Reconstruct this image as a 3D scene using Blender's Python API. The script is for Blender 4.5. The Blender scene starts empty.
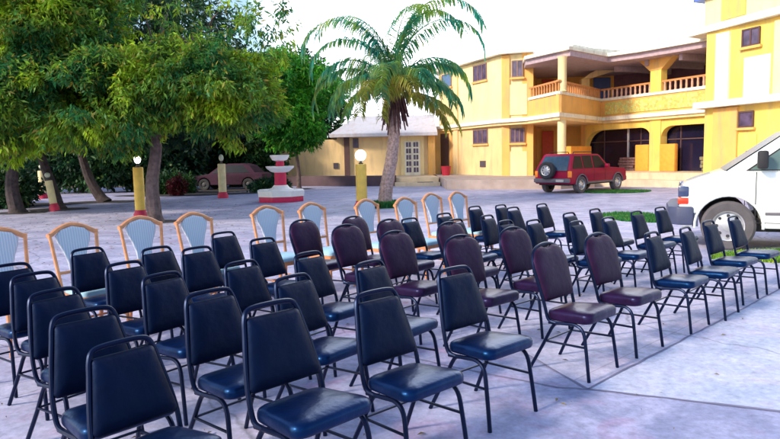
import bpy, bmesh, math, random
import numpy as np
from mathutils import Vector, Matrix, noise
S = bpy.context.scene
C = S.collection
R_ = math.radians
random.seed(7)
# ------------------------------------------------------------ camera, sky, sun, exposure
F_PX, EYE = 633.0, 1.6
PITCH, ROLL = math.atan(62.5 / 633), R_(1.2)
cF = Vector((0, math.cos(PITCH), -math.sin(PITCH)))
r0 = Vector((1, 0, 0)); u0 = r0.cross(cF)
cR = math.cos(ROLL) * r0 - math.sin(ROLL) * u0
cU = math.cos(ROLL) * u0 + math.sin(ROLL) * r0
cam = bpy.data.objects.new('camera', bpy.data.cameras.new('camera')); C.objects.link(cam)
cam.data.sensor_width = 36; cam.data.lens = F_PX / 780 * 36
cam.data.clip_end = 2000; cam.data.clip_start = .05
M = Matrix((cR, cU, -cF)).transposed().to_4x4(); M.translation = Vector((0, 0, EYE))
cam.matrix_world = M
S.camera = cam

SUN_EL, SUN_AZ = R_(30), R_(236)      # azimuth clockwise from +Y: behind the camera, to its left
w = bpy.data.worlds.new('World'); S.world = w; w.use_nodes = True
nt = w.node_tree; nt.nodes.clear()
def N(nt, t, **k):
    n = nt.nodes.new(t)
    for a, b in k.items():
        if a.startswith('i_'): n.inputs[a[2:].replace('_', ' ')].default_value = b
        else: setattr(n, a, b)
    return n
out = N(nt, 'ShaderNodeOutputWorld'); bg = N(nt, 'ShaderNodeBackground'); bg.inputs[1].default_value = .12
sky = N(nt, 'ShaderNodeTexSky'); sky.sky_type = 'NISHITA'; sky.sun_disc = False
sky.sun_elevation = SUN_EL; sky.sun_rotation = SUN_AZ; sky.ozone_density = 2.2; sky.air_density = 1.2
tc = N(nt, 'ShaderNodeTexCoord')
# thin bright cloud low over the building, opening to blue higher up and over the trees
nz = N(nt, 'ShaderNodeTexNoise'); nz.inputs['Scale'].default_value = 2.2; nz.inputs['Detail'].default_value = 6
dot = N(nt, 'ShaderNodeVectorMath', operation='DOT_PRODUCT'); dot.inputs[1].default_value = Vector((.45, .88, .17)).normalized()
ma = N(nt, 'ShaderNodeMath', operation='MULTIPLY_ADD'); ma.inputs[1].default_value = .35
mr = N(nt, 'ShaderNodeMapRange'); mr.inputs['From Min'].default_value = .95; mr.inputs['From Max'].default_value = 1.03
mix = N(nt, 'ShaderNodeMix', data_type='RGBA'); mix.inputs['B'].default_value = (13, 13.5, 14.5, 1)
L = nt.links.new
L(tc.outputs['Generated'], nz.inputs['Vector']); L(tc.outputs['Generated'], dot.inputs[0])
L(nz.outputs['Fac'], ma.inputs[0]); L(dot.outputs['Value'], ma.inputs[2])
L(ma.outputs[0], mr.inputs['Value']); L(mr.outputs[0], mix.inputs['Factor'])
L(sky.outputs[0], mix.inputs['A']); L(mix.outputs['Result'], bg.inputs[0]); L(bg.outputs[0], out.inputs[0])
sun = bpy.data.objects.new('sun', bpy.data.lights.new('sun', 'SUN')); C.objects.link(sun)
sun.data.energy = 1.9; sun.data.angle = R_(8); sun.data.color = (1, .86, .66)
sd = Vector((math.sin(SUN_AZ) * math.cos(SUN_EL), math.cos(SUN_AZ) * math.cos(SUN_EL), math.sin(SUN_EL)))
sun.rotation_euler = sd.to_track_quat('Z', 'Y').to_euler(); sun.location = sd * 50
S.view_settings.view_transform = 'Standard'; S.view_settings.look = 'None'
S.view_settings.exposure = 1.15; S.view_settings.gamma = 1; S.view_settings.use_curve_mapping = False

# ------------------------------------------------------------ pixel helpers (photo pixels, 780 x 439)
def ray(x, y): return cF + cR * ((x - 390) / F_PX) - cU * ((y - 219.5) / F_PX)
def gz(x, y, z=0.0):
    d = ray(x, y); t = (z - EYE) / d.z; return Vector((d.x * t, d.y * t, z))
def onwall(x, y, P, Q):
    """distance along the plan line P-Q and the height where the sight line meets it"""
    d = ray(x, y); ux, uy = Q[0] - P[0], Q[1] - P[1]; l = math.hypot(ux, uy); ux /= l; uy /= l
    det = d.x * (-uy) + ux * d.y
    t = (P[0] * (-uy) + ux * P[1]) / det
    return ((d.x * t - P[0]) * ux + (d.y * t - P[1]) * uy, EYE + d.z * t)

# ------------------------------------------------------------ materials
MAT = {}
def mat(name, col, rough=.6, metal=0, var=.12, scale=6, bump=0, bscale=60, spec=.5, emit=None, coat=0, col2=None, trans=0):
    if name in MAT: return MAT[name]
    m = bpy.data.materials.new(name); m.use_nodes = True; t = m.node_tree; b = t.nodes['Principled BSDF']
    b.inputs['Roughness'].default_value = rough; b.inputs['Metallic'].default_value = metal
    b.inputs['Specular IOR Level'].default_value = spec; b.inputs['Coat Weight'].default_value = coat
    b.inputs['Transmission Weight'].default_value = trans
    c = N(t, 'ShaderNodeTexCoord'); n = N(t, 'ShaderNodeTexNoise'); n.inputs['Scale'].default_value = scale; n.inputs['Detail'].default_value = 5
    t.links.new(c.outputs['Object'], n.inputs['Vector'])
    r = N(t, 'ShaderNodeValToRGB'); e = r.color_ramp.elements
    c2 = col2 or tuple(min(1, v * (1 + var)) for v in col)
    e[0].position = .32; e[1].position = .68
    e[0].color = (*[v * (1 - var) for v in col], 1); e[1].color = (*c2, 1)
    t.links.new(n.outputs['Fac'], r.inputs[0]); t.links.new(r.outputs[0], b.inputs['Base Color'])
    if bump:
        n2 = N(t, 'ShaderNodeTexNoise'); n2.inputs['Scale'].default_value = bscale; n2.inputs['Detail'].default_value = 4
        bp = N(t, 'ShaderNodeBump'); bp.inputs['Strength'].default_value = bump; bp.inputs['Distance'].default_value = .02
        t.links.new(c.outputs['Object'], n2.inputs['Vector']); t.links.new(n2.outputs['Fac'], bp.inputs['Height']); t.links.new(bp.outputs[0], b.inputs['Normal'])
    if emit:
        b.inputs['Emission Color'].default_value = (*emit[0], 1); b.inputs['Emission Strength'].default_value = emit[1]
    MAT[name] = m; return m
def weather(name, tint, amt):
    m = MAT[name]; t = m.node_tree; b = t.nodes['Principled BSDF']; src = b.inputs['Base Color'].links[0].from_socket
    c = N(t, 'ShaderNodeTexCoord'); mp = N(t, 'ShaderNodeMapping'); mp.inputs['Scale'].default_value = (2.2, 2.2, .35)
    n = N(t, 'ShaderNodeTexNoise'); n.inputs['Scale'].default_value = 1.3; n.inputs['Detail'].default_value = 9; n.inputs['Roughness'].default_value = .65
    r = N(t, 'ShaderNodeMapRange'); r.inputs['From Min'].default_value = .5; r.inputs['From Max'].default_value = .65; r.inputs['To Max'].default_value = amt
    x = N(t, 'ShaderNodeMix', data_type='RGBA'); x.inputs['B'].default_value = (*tint, 1)
    t.links.new(c.outputs['Object'], mp.inputs['Vector']); t.links.new(mp.outputs[0], n.inputs['Vector']); t.links.new(n.outputs['Fac'], r.inputs['Value'])
    t.links.new(r.outputs[0], x.inputs['Factor']); t.links.new(src, x.inputs['A']); t.links.new(x.outputs['Result'], b.inputs['Base Color'])
def leafmat(name, a, b_, c_, scale=.7, trans=.35):
    """leaf to leaf variation (per leaf) over branch to branch variation (young yellow tips, older dark leaves)"""
    m = bpy.data.materials.new(name); m.use_nodes = True; t = m.node_tree; t.nodes.clear()
    g = N(t, 'ShaderNodeNewGeometry'); c = N(t, 'ShaderNodeTexCoord')
    n = N(t, 'ShaderNodeTexNoise'); n.inputs['Scale'].default_value = scale; n.inputs['Detail'].default_value = 3
    t.links.new(c.outputs['Object'], n.inputs['Vector'])
    r1 = N(t, 'ShaderNodeValToRGB'); e = r1.color_ramp.elements; e[0].position = .42; e[1].position = .64; e[0].color = (*a, 1); e[1].color = (*b_, 1)
    r2 = N(t, 'ShaderNodeMapRange'); r2.inputs['From Min'].default_value = .8; r2.inputs['From Max'].default_value = 1
    r3 = N(t, 'ShaderNodeMapRange'); r3.inputs['To Min'].default_value = .55; r3.inputs['To Max'].default_value = 1.4
    mx = N(t, 'ShaderNodeMix', data_type='RGBA'); mx.inputs['B'].default_value = (*c_, 1)
    vm = N(t, 'ShaderNodeVectorMath', operation='SCALE')
    t.links.new(n.outputs['Fac'], r1.inputs[0]); t.links.new(g.outputs['Random Per Island'], r2.inputs['Value'])
    t.links.new(r2.outputs[0], mx.inputs['Factor']); t.links.new(r1.outputs[0], mx.inputs['A'])
    fr = N(t, 'ShaderNodeMath', operation='FRACT'); mu = N(t, 'ShaderNodeMath', operation='MULTIPLY'); mu.inputs[1].default_value = 7.31
    t.links.new(g.outputs['Random Per Island'], mu.inputs[0]); t.links.new(mu.outputs[0], fr.inputs[0]); t.links.new(fr.outputs[0], r3.inputs['Value'])
    t.links.new(mx.outputs['Result'], vm.inputs[0]); t.links.new(r3.outputs[0], vm.inputs['Scale'])
    b = N(t, 'ShaderNodeBsdfPrincipled'); b.inputs['Roughness'].default_value = .5; b.inputs['Specular IOR Level'].default_value = .35
    tr = N(t, 'ShaderNodeBsdfTranslucent'); ms = N(t, 'ShaderNodeMixShader'); ms.inputs[0].default_value = trans
    o = N(t, 'ShaderNodeOutputMaterial')
    t.links.new(vm.outputs[0], b.inputs['Base Color']); t.links.new(vm.outputs[0], tr.inputs[0])
    t.links.new(b.outputs[0], ms.inputs[1]); t.links.new(tr.outputs[0], ms.inputs[2]); t.links.new(ms.outputs[0], o.inputs[0])
    return m
def concrete(name, cols, joint=None, rot=0, rough=.7, stain=(.30, .16, .24), samt=.5, jw=.012):
    m = bpy.data.materials.new(name); m.use_nodes = True; t = m.node_tree; b = t.nodes['Principled BSDF']
    b.inputs['Roughness'].default_value = rough; b.inputs['Specular IOR Level'].default_value = .4
    c = N(t, 'ShaderNodeTexCoord')
    def nn(s, d, dist=0):
        n = N(t, 'ShaderNodeTexNoise'); n.inputs['Scale'].default_value = s; n.inputs['Detail'].default_value = d; n.inputs['Distortion'].default_value = dist
        t.links.new(c.outputs['Object'], n.inputs['Vector']); return n
    n1 = nn(1.1, 10, 1.6); r = N(t, 'ShaderNodeValToRGB'); e = r.color_ramp.elements
    e[0].position = .36; e[1].position = .64; e[0].color = (*cols[0], 1); e[1].color = (*cols[1], 1)
    t.links.new(n1.outputs['Fac'], r.inputs[0])
    n2 = nn(2.3, 7, 1.0); r2 = N(t, 'ShaderNodeMapRange'); r2.inputs['From Min'].default_value = .52; r2.inputs['From Max'].default_value = .72; r2.inputs['To Max'].default_value = samt
    t.links.new(n2.outputs['Fac'], r2.inputs['Value'])
    mx = N(t, 'ShaderNodeMix', data_type='RGBA'); mx.inputs['B'].default_value = (*stain, 1)
    t.links.new(r2.outputs[0], mx.inputs['Factor']); t.links.new(r.outputs[0], mx.inputs['A'])
    n3 = nn(16, 14); n3.inputs['Roughness'].default_value = .7; r3 = N(t, 'ShaderNodeMapRange'); r3.inputs['From Min'].default_value = .3; r3.inputs['From Max'].default_value = .7; r3.inputs['To Min'].default_value = .68; r3.inputs['To Max'].default_value = 1.26
    t.links.new(n3.outputs['Fac'], r3.inputs['Value'])
    vm = N(t, 'ShaderNodeVectorMath', operation='SCALE'); t.links.new(mx.outputs['Result'], vm.inputs[0]); t.links.new(r3.outputs[0], vm.inputs['Scale'])
    last = vm.outputs[0]
    # fine cracks
    vo = N(t, 'ShaderNodeTexVoronoi', feature='DISTANCE_TO_EDGE'); vo.inputs['Scale'].default_value = .45
    wn = nn(1.6, 5); wm = N(t, 'ShaderNodeMix', data_type='VECTOR'); wm.inputs['Factor'].default_value = .35
    t.links.new(c.outputs['Object'], wm.inputs['A']); t.links.new(wn.outputs['Color'], wm.inputs['B']); t.links.new(wm.outputs['Result'], vo.inputs['Vector'])
    cr = N(t, 'ShaderNodeMapRange'); cr.inputs['From Max'].default_value = .006; cr.inputs['To Min'].default_value = .55
    t.links.new(vo.outputs['Distance'], cr.inputs['Value'])
    v2 = N(t, 'ShaderNodeVectorMath', operation='SCALE'); t.links.new(last, v2.inputs[0]); t.links.new(cr.outputs[0], v2.inputs['Scale']); last = v2.outputs[0]
    if joint:
        mp = N(t, 'ShaderNodeMapping'); mp.inputs['Rotation'].default_value = (0, 0, rot)
        t.links.new(c.outputs['Object'], mp.inputs['Vector'])
        br = N(t, 'ShaderNodeTexBrick'); br.offset = 0; br.inputs['Scale'].default_value = 1; br.inputs['Mortar Size'].default_value = jw
        br.inputs['Brick Width'].default_value = joint; br.inputs['Row Height'].default_value = joint; br.inputs['Mortar Smooth'].default_value = .3
        br.inputs['Color1'].default_value = (1, 1, 1, 1); br.inputs['Color2'].default_value = (.9, .9, .92, 1); br.inputs['Mortar'].default_value = (.74, .72, .76, 1)
        t.links.new(mp.outputs[0], br.inputs['Vector'])
        mm = N(t, 'ShaderNodeMix', data_type='RGBA', blend_type='MULTIPLY'); mm.inputs['Factor'].default_value = 1
        t.links.new(last, mm.inputs['A']); t.links.new(br.outputs['Color'], mm.inputs['B']); last = mm.outputs['Result']
    t.links.new(last, b.inputs['Base Color'])
    bp = N(t, 'ShaderNodeBump'); bp.inputs['Strength'].default_value = .25; bp.inputs['Distance'].default_value = .01
    t.links.new(n3.outputs['Fac'], bp.inputs['Height']); t.links.new(bp.outputs[0], b.inputs['Normal'])
    MAT[name] = m; return m

# ------------------------------------------------------------ mesh builder
class MB:
    def __init__(s): s.v = []; s.f = []
    def add(s, vs, fs):
        b = len(s.v); s.v += [tuple(p) for p in vs]; s.f += [tuple(i + b for i in f) for f in fs]; return s
    def box(s, x0, x1, y0, y1, z0, z1):
        return s.add([(x0, y0, z0), (x1, y0, z0), (x1, y1, z0), (x0, y1, z0), (x0, y0, z1), (x1, y0, z1), (x1, y1, z1), (x0, y1, z1)],
                     [(3, 2, 1, 0), (4, 5, 6, 7), (0, 1, 5, 4), (1, 2, 6, 5), (2, 3, 7, 6), (3, 0, 4, 7)])
    def obox(s, P, Q, t, z0, z1, off=0):
        """upright slab along the plan line P-Q, thickness t behind it; off moves it towards the viewer side"""
        ux, uy = Q[0] - P[0], Q[1] - P[1]; l = math.hypot(ux, uy); nx, ny = uy / l, -ux / l
        a = [(P[0] + nx * off, P[1] + ny * off), (Q[0] + nx * off, Q[1] + ny * off), (Q[0] + nx * (off - t), Q[1] + ny * (off - t)), (P[0] + nx * (off - t), P[1] + ny * (off - t))]
        return s.prism(a, z0, z1)
    def prism(s, poly, z0, z1):
        n = len(poly); ar = sum(poly[i][0] * poly[(i + 1) % n][1] - poly[(i + 1) % n][0] * poly[i][1] for i in range(n))
        if ar < 0: poly = poly[::-1]
        return s.add([(x, y, z0) for x, y in poly] + [(x, y, z1) for x, y in poly],
                     [tuple(range(n - 1, -1, -1)), tuple(range(n, 2 * n))] + [(i, (i + 1) % n, n + (i + 1) % n, n + i) for i in range(n)])
    def rings(s, rs, cap=(True, True), closed=True):
        n = len(rs[0]); vs = [p for r in rs for p in r]; fs = []
        for k in range(len(rs) - 1):
            for i in range(n if closed else n - 1):
                j = (i + 1) % n; fs.append((k * n + i, k * n + j, (k + 1) * n + j, (k + 1) * n + i))
        if cap[0]: fs.append(tuple(range(n - 1, -1, -1)))
        if cap[1]: fs.append(tuple((len(rs) - 1) * n + i for i in range(n)))
        return s.add(vs, fs)
    def tube(s, pts, r, seg=8, cap=True):
        pts = [Vector(p) for p in pts]; rs = r if isinstance(r, (list, tuple)) else [r] * len(pts); rg = []
        d = (pts[1] - pts[0]).normalized(); a = d.orthogonal().normalized()
        for i, p in enumerate(pts):
            if i == 0: t = pts[1] - pts[0]
            elif i == len(pts) - 1: t = pts[-1] - pts[-2]
            else: t = (pts[i + 1] - p).normalized() + (p - pts[i - 1]).normalized()
            t.normalize(); a = (a - t * a.dot(t)).normalized(); b = t.cross(a)
            rg.append([p + (a * math.cos(k * 2 * math.pi / seg) + b * math.sin(k * 2 * math.pi / seg)) * rs[i] for k in range(seg)])
        return s.rings(rg, (cap, cap))
    def lathe(s, prof, cx=0, cy=0, seg=24, axis='z', phase=0, cap=True):
        rg = []
        for r, h in prof:
            ring = []
            for k in range(seg):
                a = phase + 2 * math.pi * k / seg; p = (r * math.cos(a), r * math.sin(a))
                ring.append((cx + p[0], cy + p[1], h) if axis == 'z' else (p[0] + cx, h, p[1] + cy))
            rg.append(ring)
        if axis != 'z': rg = [x[::-1] for x in rg]
        return s.rings(rg, (cap, cap))
    def build(s, name, m, parent=None, smooth=True, bevel=0, loc=None, ang=35):
        me = bpy.data.meshes.new(name); me.from_pydata(s.v, [], s.f); me.materials.append(m if not isinstance(m, str) else MAT[m])
        bm = bmesh.new(); bm.from_mesh(me); bmesh.ops.recalc_face_normals(bm, faces=bm.faces)
        if bevel:
            es = [e for e in bm.edges if len(e.link_faces) == 2 and e.calc_face_angle(0) > .5]
            bmesh.ops.bevel(bm, geom=es, offset=bevel, segments=2, affect='EDGES', profile=.5)
        bm.to_mesh(me); bm.free()
        if smooth:
            me.polygons.foreach_set('use_smooth', [True] * len(me.polygons)); me.set_sharp_from_angle(angle=R_(ang))
        o = bpy.data.objects.new(name, me); C.objects.link(o)
        if parent: o.parent = parent
        if loc: o.location = loc
        return o
def curve(pts, n=6):
    """Catmull-Rom through the points"""
    P = [Vector(p) for p in pts]; P = [2 * P[0] - P[1]] + P + [2 * P[-1] - P[-2]]; o = []
    for i in range(1, len(P) - 2):
        for k in range(n):
            t = k / n; a, b, c, d = P[i - 1:i + 3]
            o.append(.5 * ((2 * b) + (c - a) * t + (2 * a - 5 * b + 4 * c - d) * t * t + (3 * b - a - 3 * c + d) * t ** 3))
    return o + [P[-2]]
def tag(o, label=None, cat=None, group=None, kind=None):
    if label: o['label'] = label
    if cat: o['category'] = cat
    if group: o['group'] = group
    if kind: o['kind'] = kind
    return o
def empty(name, loc=(0, 0, 0), rz=0, label=None, cat=None, group=None):
    o = bpy.data.objects.new(name, None); C.objects.link(o); o.location = loc; o.rotation_euler = (0, 0, rz)
    return tag(o, label, cat, group)
def copy_tree(o, parent=None):
    c = o.copy(); C.objects.link(c)
    if parent: c.parent = parent
    for ch in o.children: copy_tree(ch, c)
    return c

# ------------------------------------------------------------ ground
concrete('paving', ((.33, .33, .49), (.54, .52, .70)), joint=2.6, rot=R_(-43), stain=(.42, .30, .44), samt=.6, jw=.008)
concrete('slab_light', ((.38, .39, .57), (.60, .56, .74)), joint=2.3, rot=R_(-43), stain=(.48, .32, .50), samt=.45, jw=.008)
concrete('slab_pale', ((.40, .45, .64), (.58, .60, .80)), stain=(.52, .40, .60), samt=.45)
mat('soil', (.16, .13, .11), .95, scale=.4, var=.3)
mat('joint', (.20, .19, .30), .9)
g = MB().add([(-600, -60, -.02), (600, -60, -.02), (600, 900, -.02), (-600, 900, -.02)], [(0, 1, 2, 3)]).build('ground', 'soil', smooth=False); tag(g, kind='structure')
g = MB().prism([(-32, -4), (26, -4), (26, 34.5), (15, 38), (3, 39.5), (-32, 42)], -.4, 0).build('courtyard_paving', 'paving', smooth=False); tag(g, kind='structure')
V0, Va, Vb, Vc = (1.32, 4.16), (.33, 7.25), (9.6, 12.0), (3.9, 3.1)
def sheet(name, poly, z, m):
    o = MB().add([(x, y, z) for x, y in poly], [tuple(range(len(poly)))]).build(name, m, smooth=False); return tag(o, kind='structure')
sheet('paving_slab', [V0, Vb, (7.6, 14.6), (-1.8, 14.2), Va], .004, 'slab_light')
concrete('worn_concrete', ((.24, .26, .44), (.44, .44, .66)), stain=(.42, .24, .42), samt=.6)
sheet('worn_paving', [V0, Va, (-.25, 7.0), (-.9, 5.6), (-1.0, 4.3), (-.5, 3.2), (.5, 2.2), (2.2, 1.5), (5.0, 1.2), (4.8, 2.7), Vc, (2.36, 3.73)], .0035, 'worn_concrete')
sheet('path', [V0, Vc, (8, 1.4), (13, 6), (13, 15.2), Vb], .004, 'slab_pale')
def joint(pts, wd=.015):
    mb = MB(); rnd = random.Random(3)
    for a, b in zip(pts[:-1], pts[1:]):
        n = max(2, int(math.dist(a, b) / .15)); ux, uy = (b[0] - a[0]) / math.dist(a, b), (b[1] - a[1]) / math.dist(a, b); rr = []
        for k in range(n + 1):
            t = k / n; x, y = a[0] + (b[0] - a[0]) * t, a[1] + (b[1] - a[1]) * t; q = wd * rnd.uniform(.35, .7); o_ = rnd.uniform(-.006, .006)
            rr.append((x - uy * (q + o_), y + ux * (q + o_), .008)); rr.append((x + uy * (q - o_), y - ux * (q - o_), .008))
        mb.add(rr, [(2 * k, 2 * k + 1, 2 * k + 3, 2 * k + 2) for k in range(n)])
    o = mb.build('paving_joint', 'joint', smooth=False); tag(o, kind='structure')
joint([Va, V0, Vb]); joint([V0, (2.36, 3.73), Vc], .022)
joint([(-.6, 5.6), (.35, 4.75), (1.12, 4.2), V0], .012)

# grass patches: short blades, nobody could count them
MAT['grass'] = leafmat('grass', (.10, .30, .05), (.30, .50, .03), (.45, .50, .05), 3)
MAT['grass_dark'] = leafmat('grass_dark', (.02, .16, .04), (.06, .26, .05), (.18, .28, .05), 3)
def grass(poly_fn, bounds, n, h, m, name, label, seed=1):
    rnd = random.Random(seed); mb = MB(); k = 0
    while k < n:
        x = rnd.uniform(bounds[0], bounds[1]); y = rnd.uniform(bounds[2], bounds[3])
        if not poly_fn(x, y): continue
        k += 1; a = rnd.uniform(0, 6.28); b = rnd.uniform(0, 6.28); hh = h * rnd.uniform(.5, 1.2); wd = h * .22
        l = rnd.uniform(0, .7) * hh
        mb.add([(x - wd * math.cos(a), y - wd * math.sin(a), 0), (x + wd * math.cos(a), y + wd * math.sin(a), 0), (x + l * math.cos(b), y + l * math.sin(b), hh)], [(0, 1, 2)])
    o = mb.build(name, m, smooth=False); tag(o, label, 'grass', kind='stuff')
def ell(cx, cy, rx, ry): return (lambda x, y: ((x - cx) / rx) ** 2 + ((y - cy) / ry) ** 2 < 1 + .25 * noise.noise(Vector((x, y, 0)) * 2)), (cx - rx * 1.2, cx + rx * 1.2, cy - ry * 1.2, cy + ry * 1.2)
f_, b_ = ell(9.2, 25.6, 1.35, .9); grass(f_, b_, 9000, .07, 'grass_dark', 'grass', 'oval patch of short green grass beside the red car')
f_, b_ = ell(6.0, 15.4, .75, 1.2); grass(f_, b_, 5000, .07, 'grass_dark', 'grass', 'dark green grass patch in front of the white van bumper', 2)
f_, b_ = ell(6.35, 9.25, 1.55, .55); grass(f_, b_, 16000, .07, 'grass', 'grass', 'bright yellow-green grass strip beside the white van', 3)

# fallen leaves and grit, nobody could count them
rnd = random.Random(21); mb = MB()
for k in range(1500):
    if k < 900: x, y = rnd.gauss(-8, 3.5), rnd.gauss(17, 4)
    else: x, y = rnd.uniform(-6, 7), rnd.uniform(2.2, 15)
    if y < 2: continue
    a = rnd.uniform(0, 6.28); l = rnd.uniform(.02, .06) if k < 900 else rnd.uniform(.008, .03); q = l * .35; z = .012
    c_, s_ = math.cos(a), math.sin(a)
    mb.add([(x - c_ * l, y - s_ * l, z), (x + s_ * q, y - c_ * q, z + .006), (x + c_ * l, y + s_ * l, z), (x - s_ * q, y + c_ * q, z + .008)], [(0, 1, 2, 3)])
tag(mb.build('fallen_leaves', leafmat('dry_leaf', (.16, .10, .06), (.26, .20, .06), (.10, .06, .05), 2, .1), smooth=False), 'scattered dry leaves and grit on the paving', 'leaf litter', kind='stuff')

# ------------------------------------------------------------ hotel building
mat('half_wall_orange', (.86, .36, .05), .8, var=.08)
mat('wall_orange', (.86, .47, .13), .8, var=.08, scale=1.2, bump=.1)
mat('wall_yellow', (.88, .60, .13), .8, var=.07, scale=1.2, bump=.1)
mat('wall_cream', (.90, .72, .38), .8, var=.06, scale=1.1, bump=.1)
mat('wall_peach', (.84, .60, .30), .8, var=.10, scale=.8, bump=.1)
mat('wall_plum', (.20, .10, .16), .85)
mat('trim_white', (.84, .80, .68), .7, var=.06)
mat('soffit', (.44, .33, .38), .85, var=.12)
mat('red_door', (.55, .05, .02), .5)
mat('dark_wood', (.10, .05, .05), .6)
mat('bluemetal', (.10, .16, .50), .4)
mat('window_glass', (.10, .07, .13), .2, var=.4, scale=3)
mat('blue_glass', (.08, .14, .3), .1)
mat('dark_glass', (.012, .010, .03), .12, var=.3, scale=1)
mat('frame_brown', (.22, .13, .12), .6)
mat('frame_pale', (.55, .52, .55), .5)
mat('baluster', (.58, .24, .08), .7)
mat('baluster_pale', (.70, .38, .26), .7)
mat('step', (.66, .52, .36), .85, var=.12, scale=2)
mat('step_tan', (.44, .35, .32), .9, var=.15, scale=2)
mat('low_wall', (.12, .075, .09), .9, var=.2, scale=1.5)
mat('room', (.05, .03, .05), .9)
mat('vent', (.08, .06, .08), .8)
mat('roof_white', (.56, .54, .60), .6, var=.05)
for q in ('wall_orange', 'wall_yellow', 'wall_cream', 'wall_peach', 'trim_white', 'step', 'step_tan', 'roof_white'): weather(q, (.42, .30, .22), .38)
def mosaic():
    m = bpy.data.materials.new('mosaic'); m.use_nodes = True; t = m.node_tree; b = t.nodes['Principled BSDF']; b.inputs['Roughness'].default_value = .7
    c = N(t, 'ShaderNodeTexCoord'); v = N(t, 'ShaderNodeTexVoronoi'); v.inputs['Scale'].default_value = 9; t.links.new(c.outputs['Object'], v.inputs['Vector'])
    r = N(t, 'ShaderNodeValToRGB'); r.color_ramp.interpolation = 'CONSTANT'; e = r.color_ramp.elements
    cs = [(.76, .62, .14), (.60, .60, .18), (.80, .64, .14), (.72, .46, .12), (.66, .64, .22), (.80, .70, .26)]
    e[0].color = (*cs[0], 1); e[1].position = .2; e[1].color = (*cs[1], 1)
    for i, q in enumerate(cs[2:]): x = e.new(.36 + i * .16); x.color = (*q, 1)
    t.links.new(v.outputs['Color'], r.inputs[0])
    v2 = N(t, 'ShaderNodeTexVoronoi', feature='DISTANCE_TO_EDGE'); v2.inputs['Scale'].default_value = 9; t.links.new(c.outputs['Object'], v2.inputs['Vector'])
    mr = N(t, 'ShaderNodeMapRange'); mr.inputs['From Max'].default_value = .06; mr.inputs['To Min'].default_value = .7; t.links.new(v2.outputs['Distance'], mr.inputs['Value'])
    s = N(t, 'ShaderNodeVectorMath', operation='SCALE'); t.links.new(r.outputs[0], s.inputs[0]); t.links.new(mr.outputs[0], s.inputs['Scale']); t.links.new(s.outputs[0], b.inputs['Base Color'])
    MAT['mosaic'] = m
mosaic()
H = empty('hotel_building', (9, 33, 0), label='two-storey orange and yellow hotel with white slab bands, balcony and arcade', cat='building')
def part(mb, name, m, parent=None, **k):
    o = mb.build(name, m, parent or H, **k)
    if parent is None: o.location = -H.location
    return o
Fz, SL, RT = .45, 3.3, 7.0
P1, A1, P2 = (6.15, 34.6), (3.3, 41.2), (7.45, 34.05)
BK = (9.0, 38.6)
# walls
part(MB().obox(A1, P1, .3, 0, SL - .15), 'wall', 'wall_peach')
part(MB().obox(A1, P1, .3, SL - .147, RT - .12), 'wall', 'wall_cream')
part(MB().obox(P1, P2, .3, 0, RT - .12), 'wall', 'wall_cream')
part(MB().obox(P2, BK, .3, 0, 6.9), 'wall', 'wall_orange')
part(MB().obox((2.8, 40.9), (3.42, 40.9), .3, 0, SL - .01), 'wall', 'wall_orange')
part(MB().obox(BK, (13.4, 38.0), .3, 0, 6.5), 'wall', 'wall_orange')
def strip(mb, P, Q, xa, xb, z0, z1, off, t=.05):
    """a strip on the wall P-Q between two photo columns"""
    l = math.dist(P, Q); ux, uy = (Q[0] - P[0]) / l, (Q[1] - P[1]) / l
    sa, sb = onwall(xa, 150, P, Q)[0], onwall(xb, 150, P, Q)[0]
    return mb.obox((P[0] + ux * sa, P[1] + uy * sa), (P[0] + ux * sb, P[1] + uy * sb), t, z0, z1, off)
# orange pilasters each side of the corner, and on the left end
part(strip(MB(), P1, P2, 502.2, 510, 0, RT - .14, .10, .12), 'pilaster', 'wall_orange')
part(strip(MB(), P1, P2, 527.5, 533.5, 0, RT - .14, .10, .12), 'pilaster', 'wall_orange')
part(strip(MB(), P1, P2, 510.2, 527.2, 0, SL - 1.55, .09, .10), 'window_apron', 'wall_cream')
part(strip(MB(), P1, P2, 510.2, 527.2, 3.7, 5.3, .09, .10), 'window_apron', 'wall_cream')
part(strip(MB(), A1, P1, 455, 459, 0, RT - .14, .10, .12), 'pilaster', 'wall_peach')
part(strip(MB(), A1, P1, 440, 452.5, 0, SL, .06, .08), 'wall_panel', 'wall_orange')
part(strip(MB(), A1, P1, 441, 454, 3.6, RT - .14, .06, .08), 'wall_panel', 'wall_peach')
part(MB().obox((13.4, 38.0), (19.5, 31.5), .3, 3.4, 6.09), 'wall', 'wall_plum')
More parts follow.
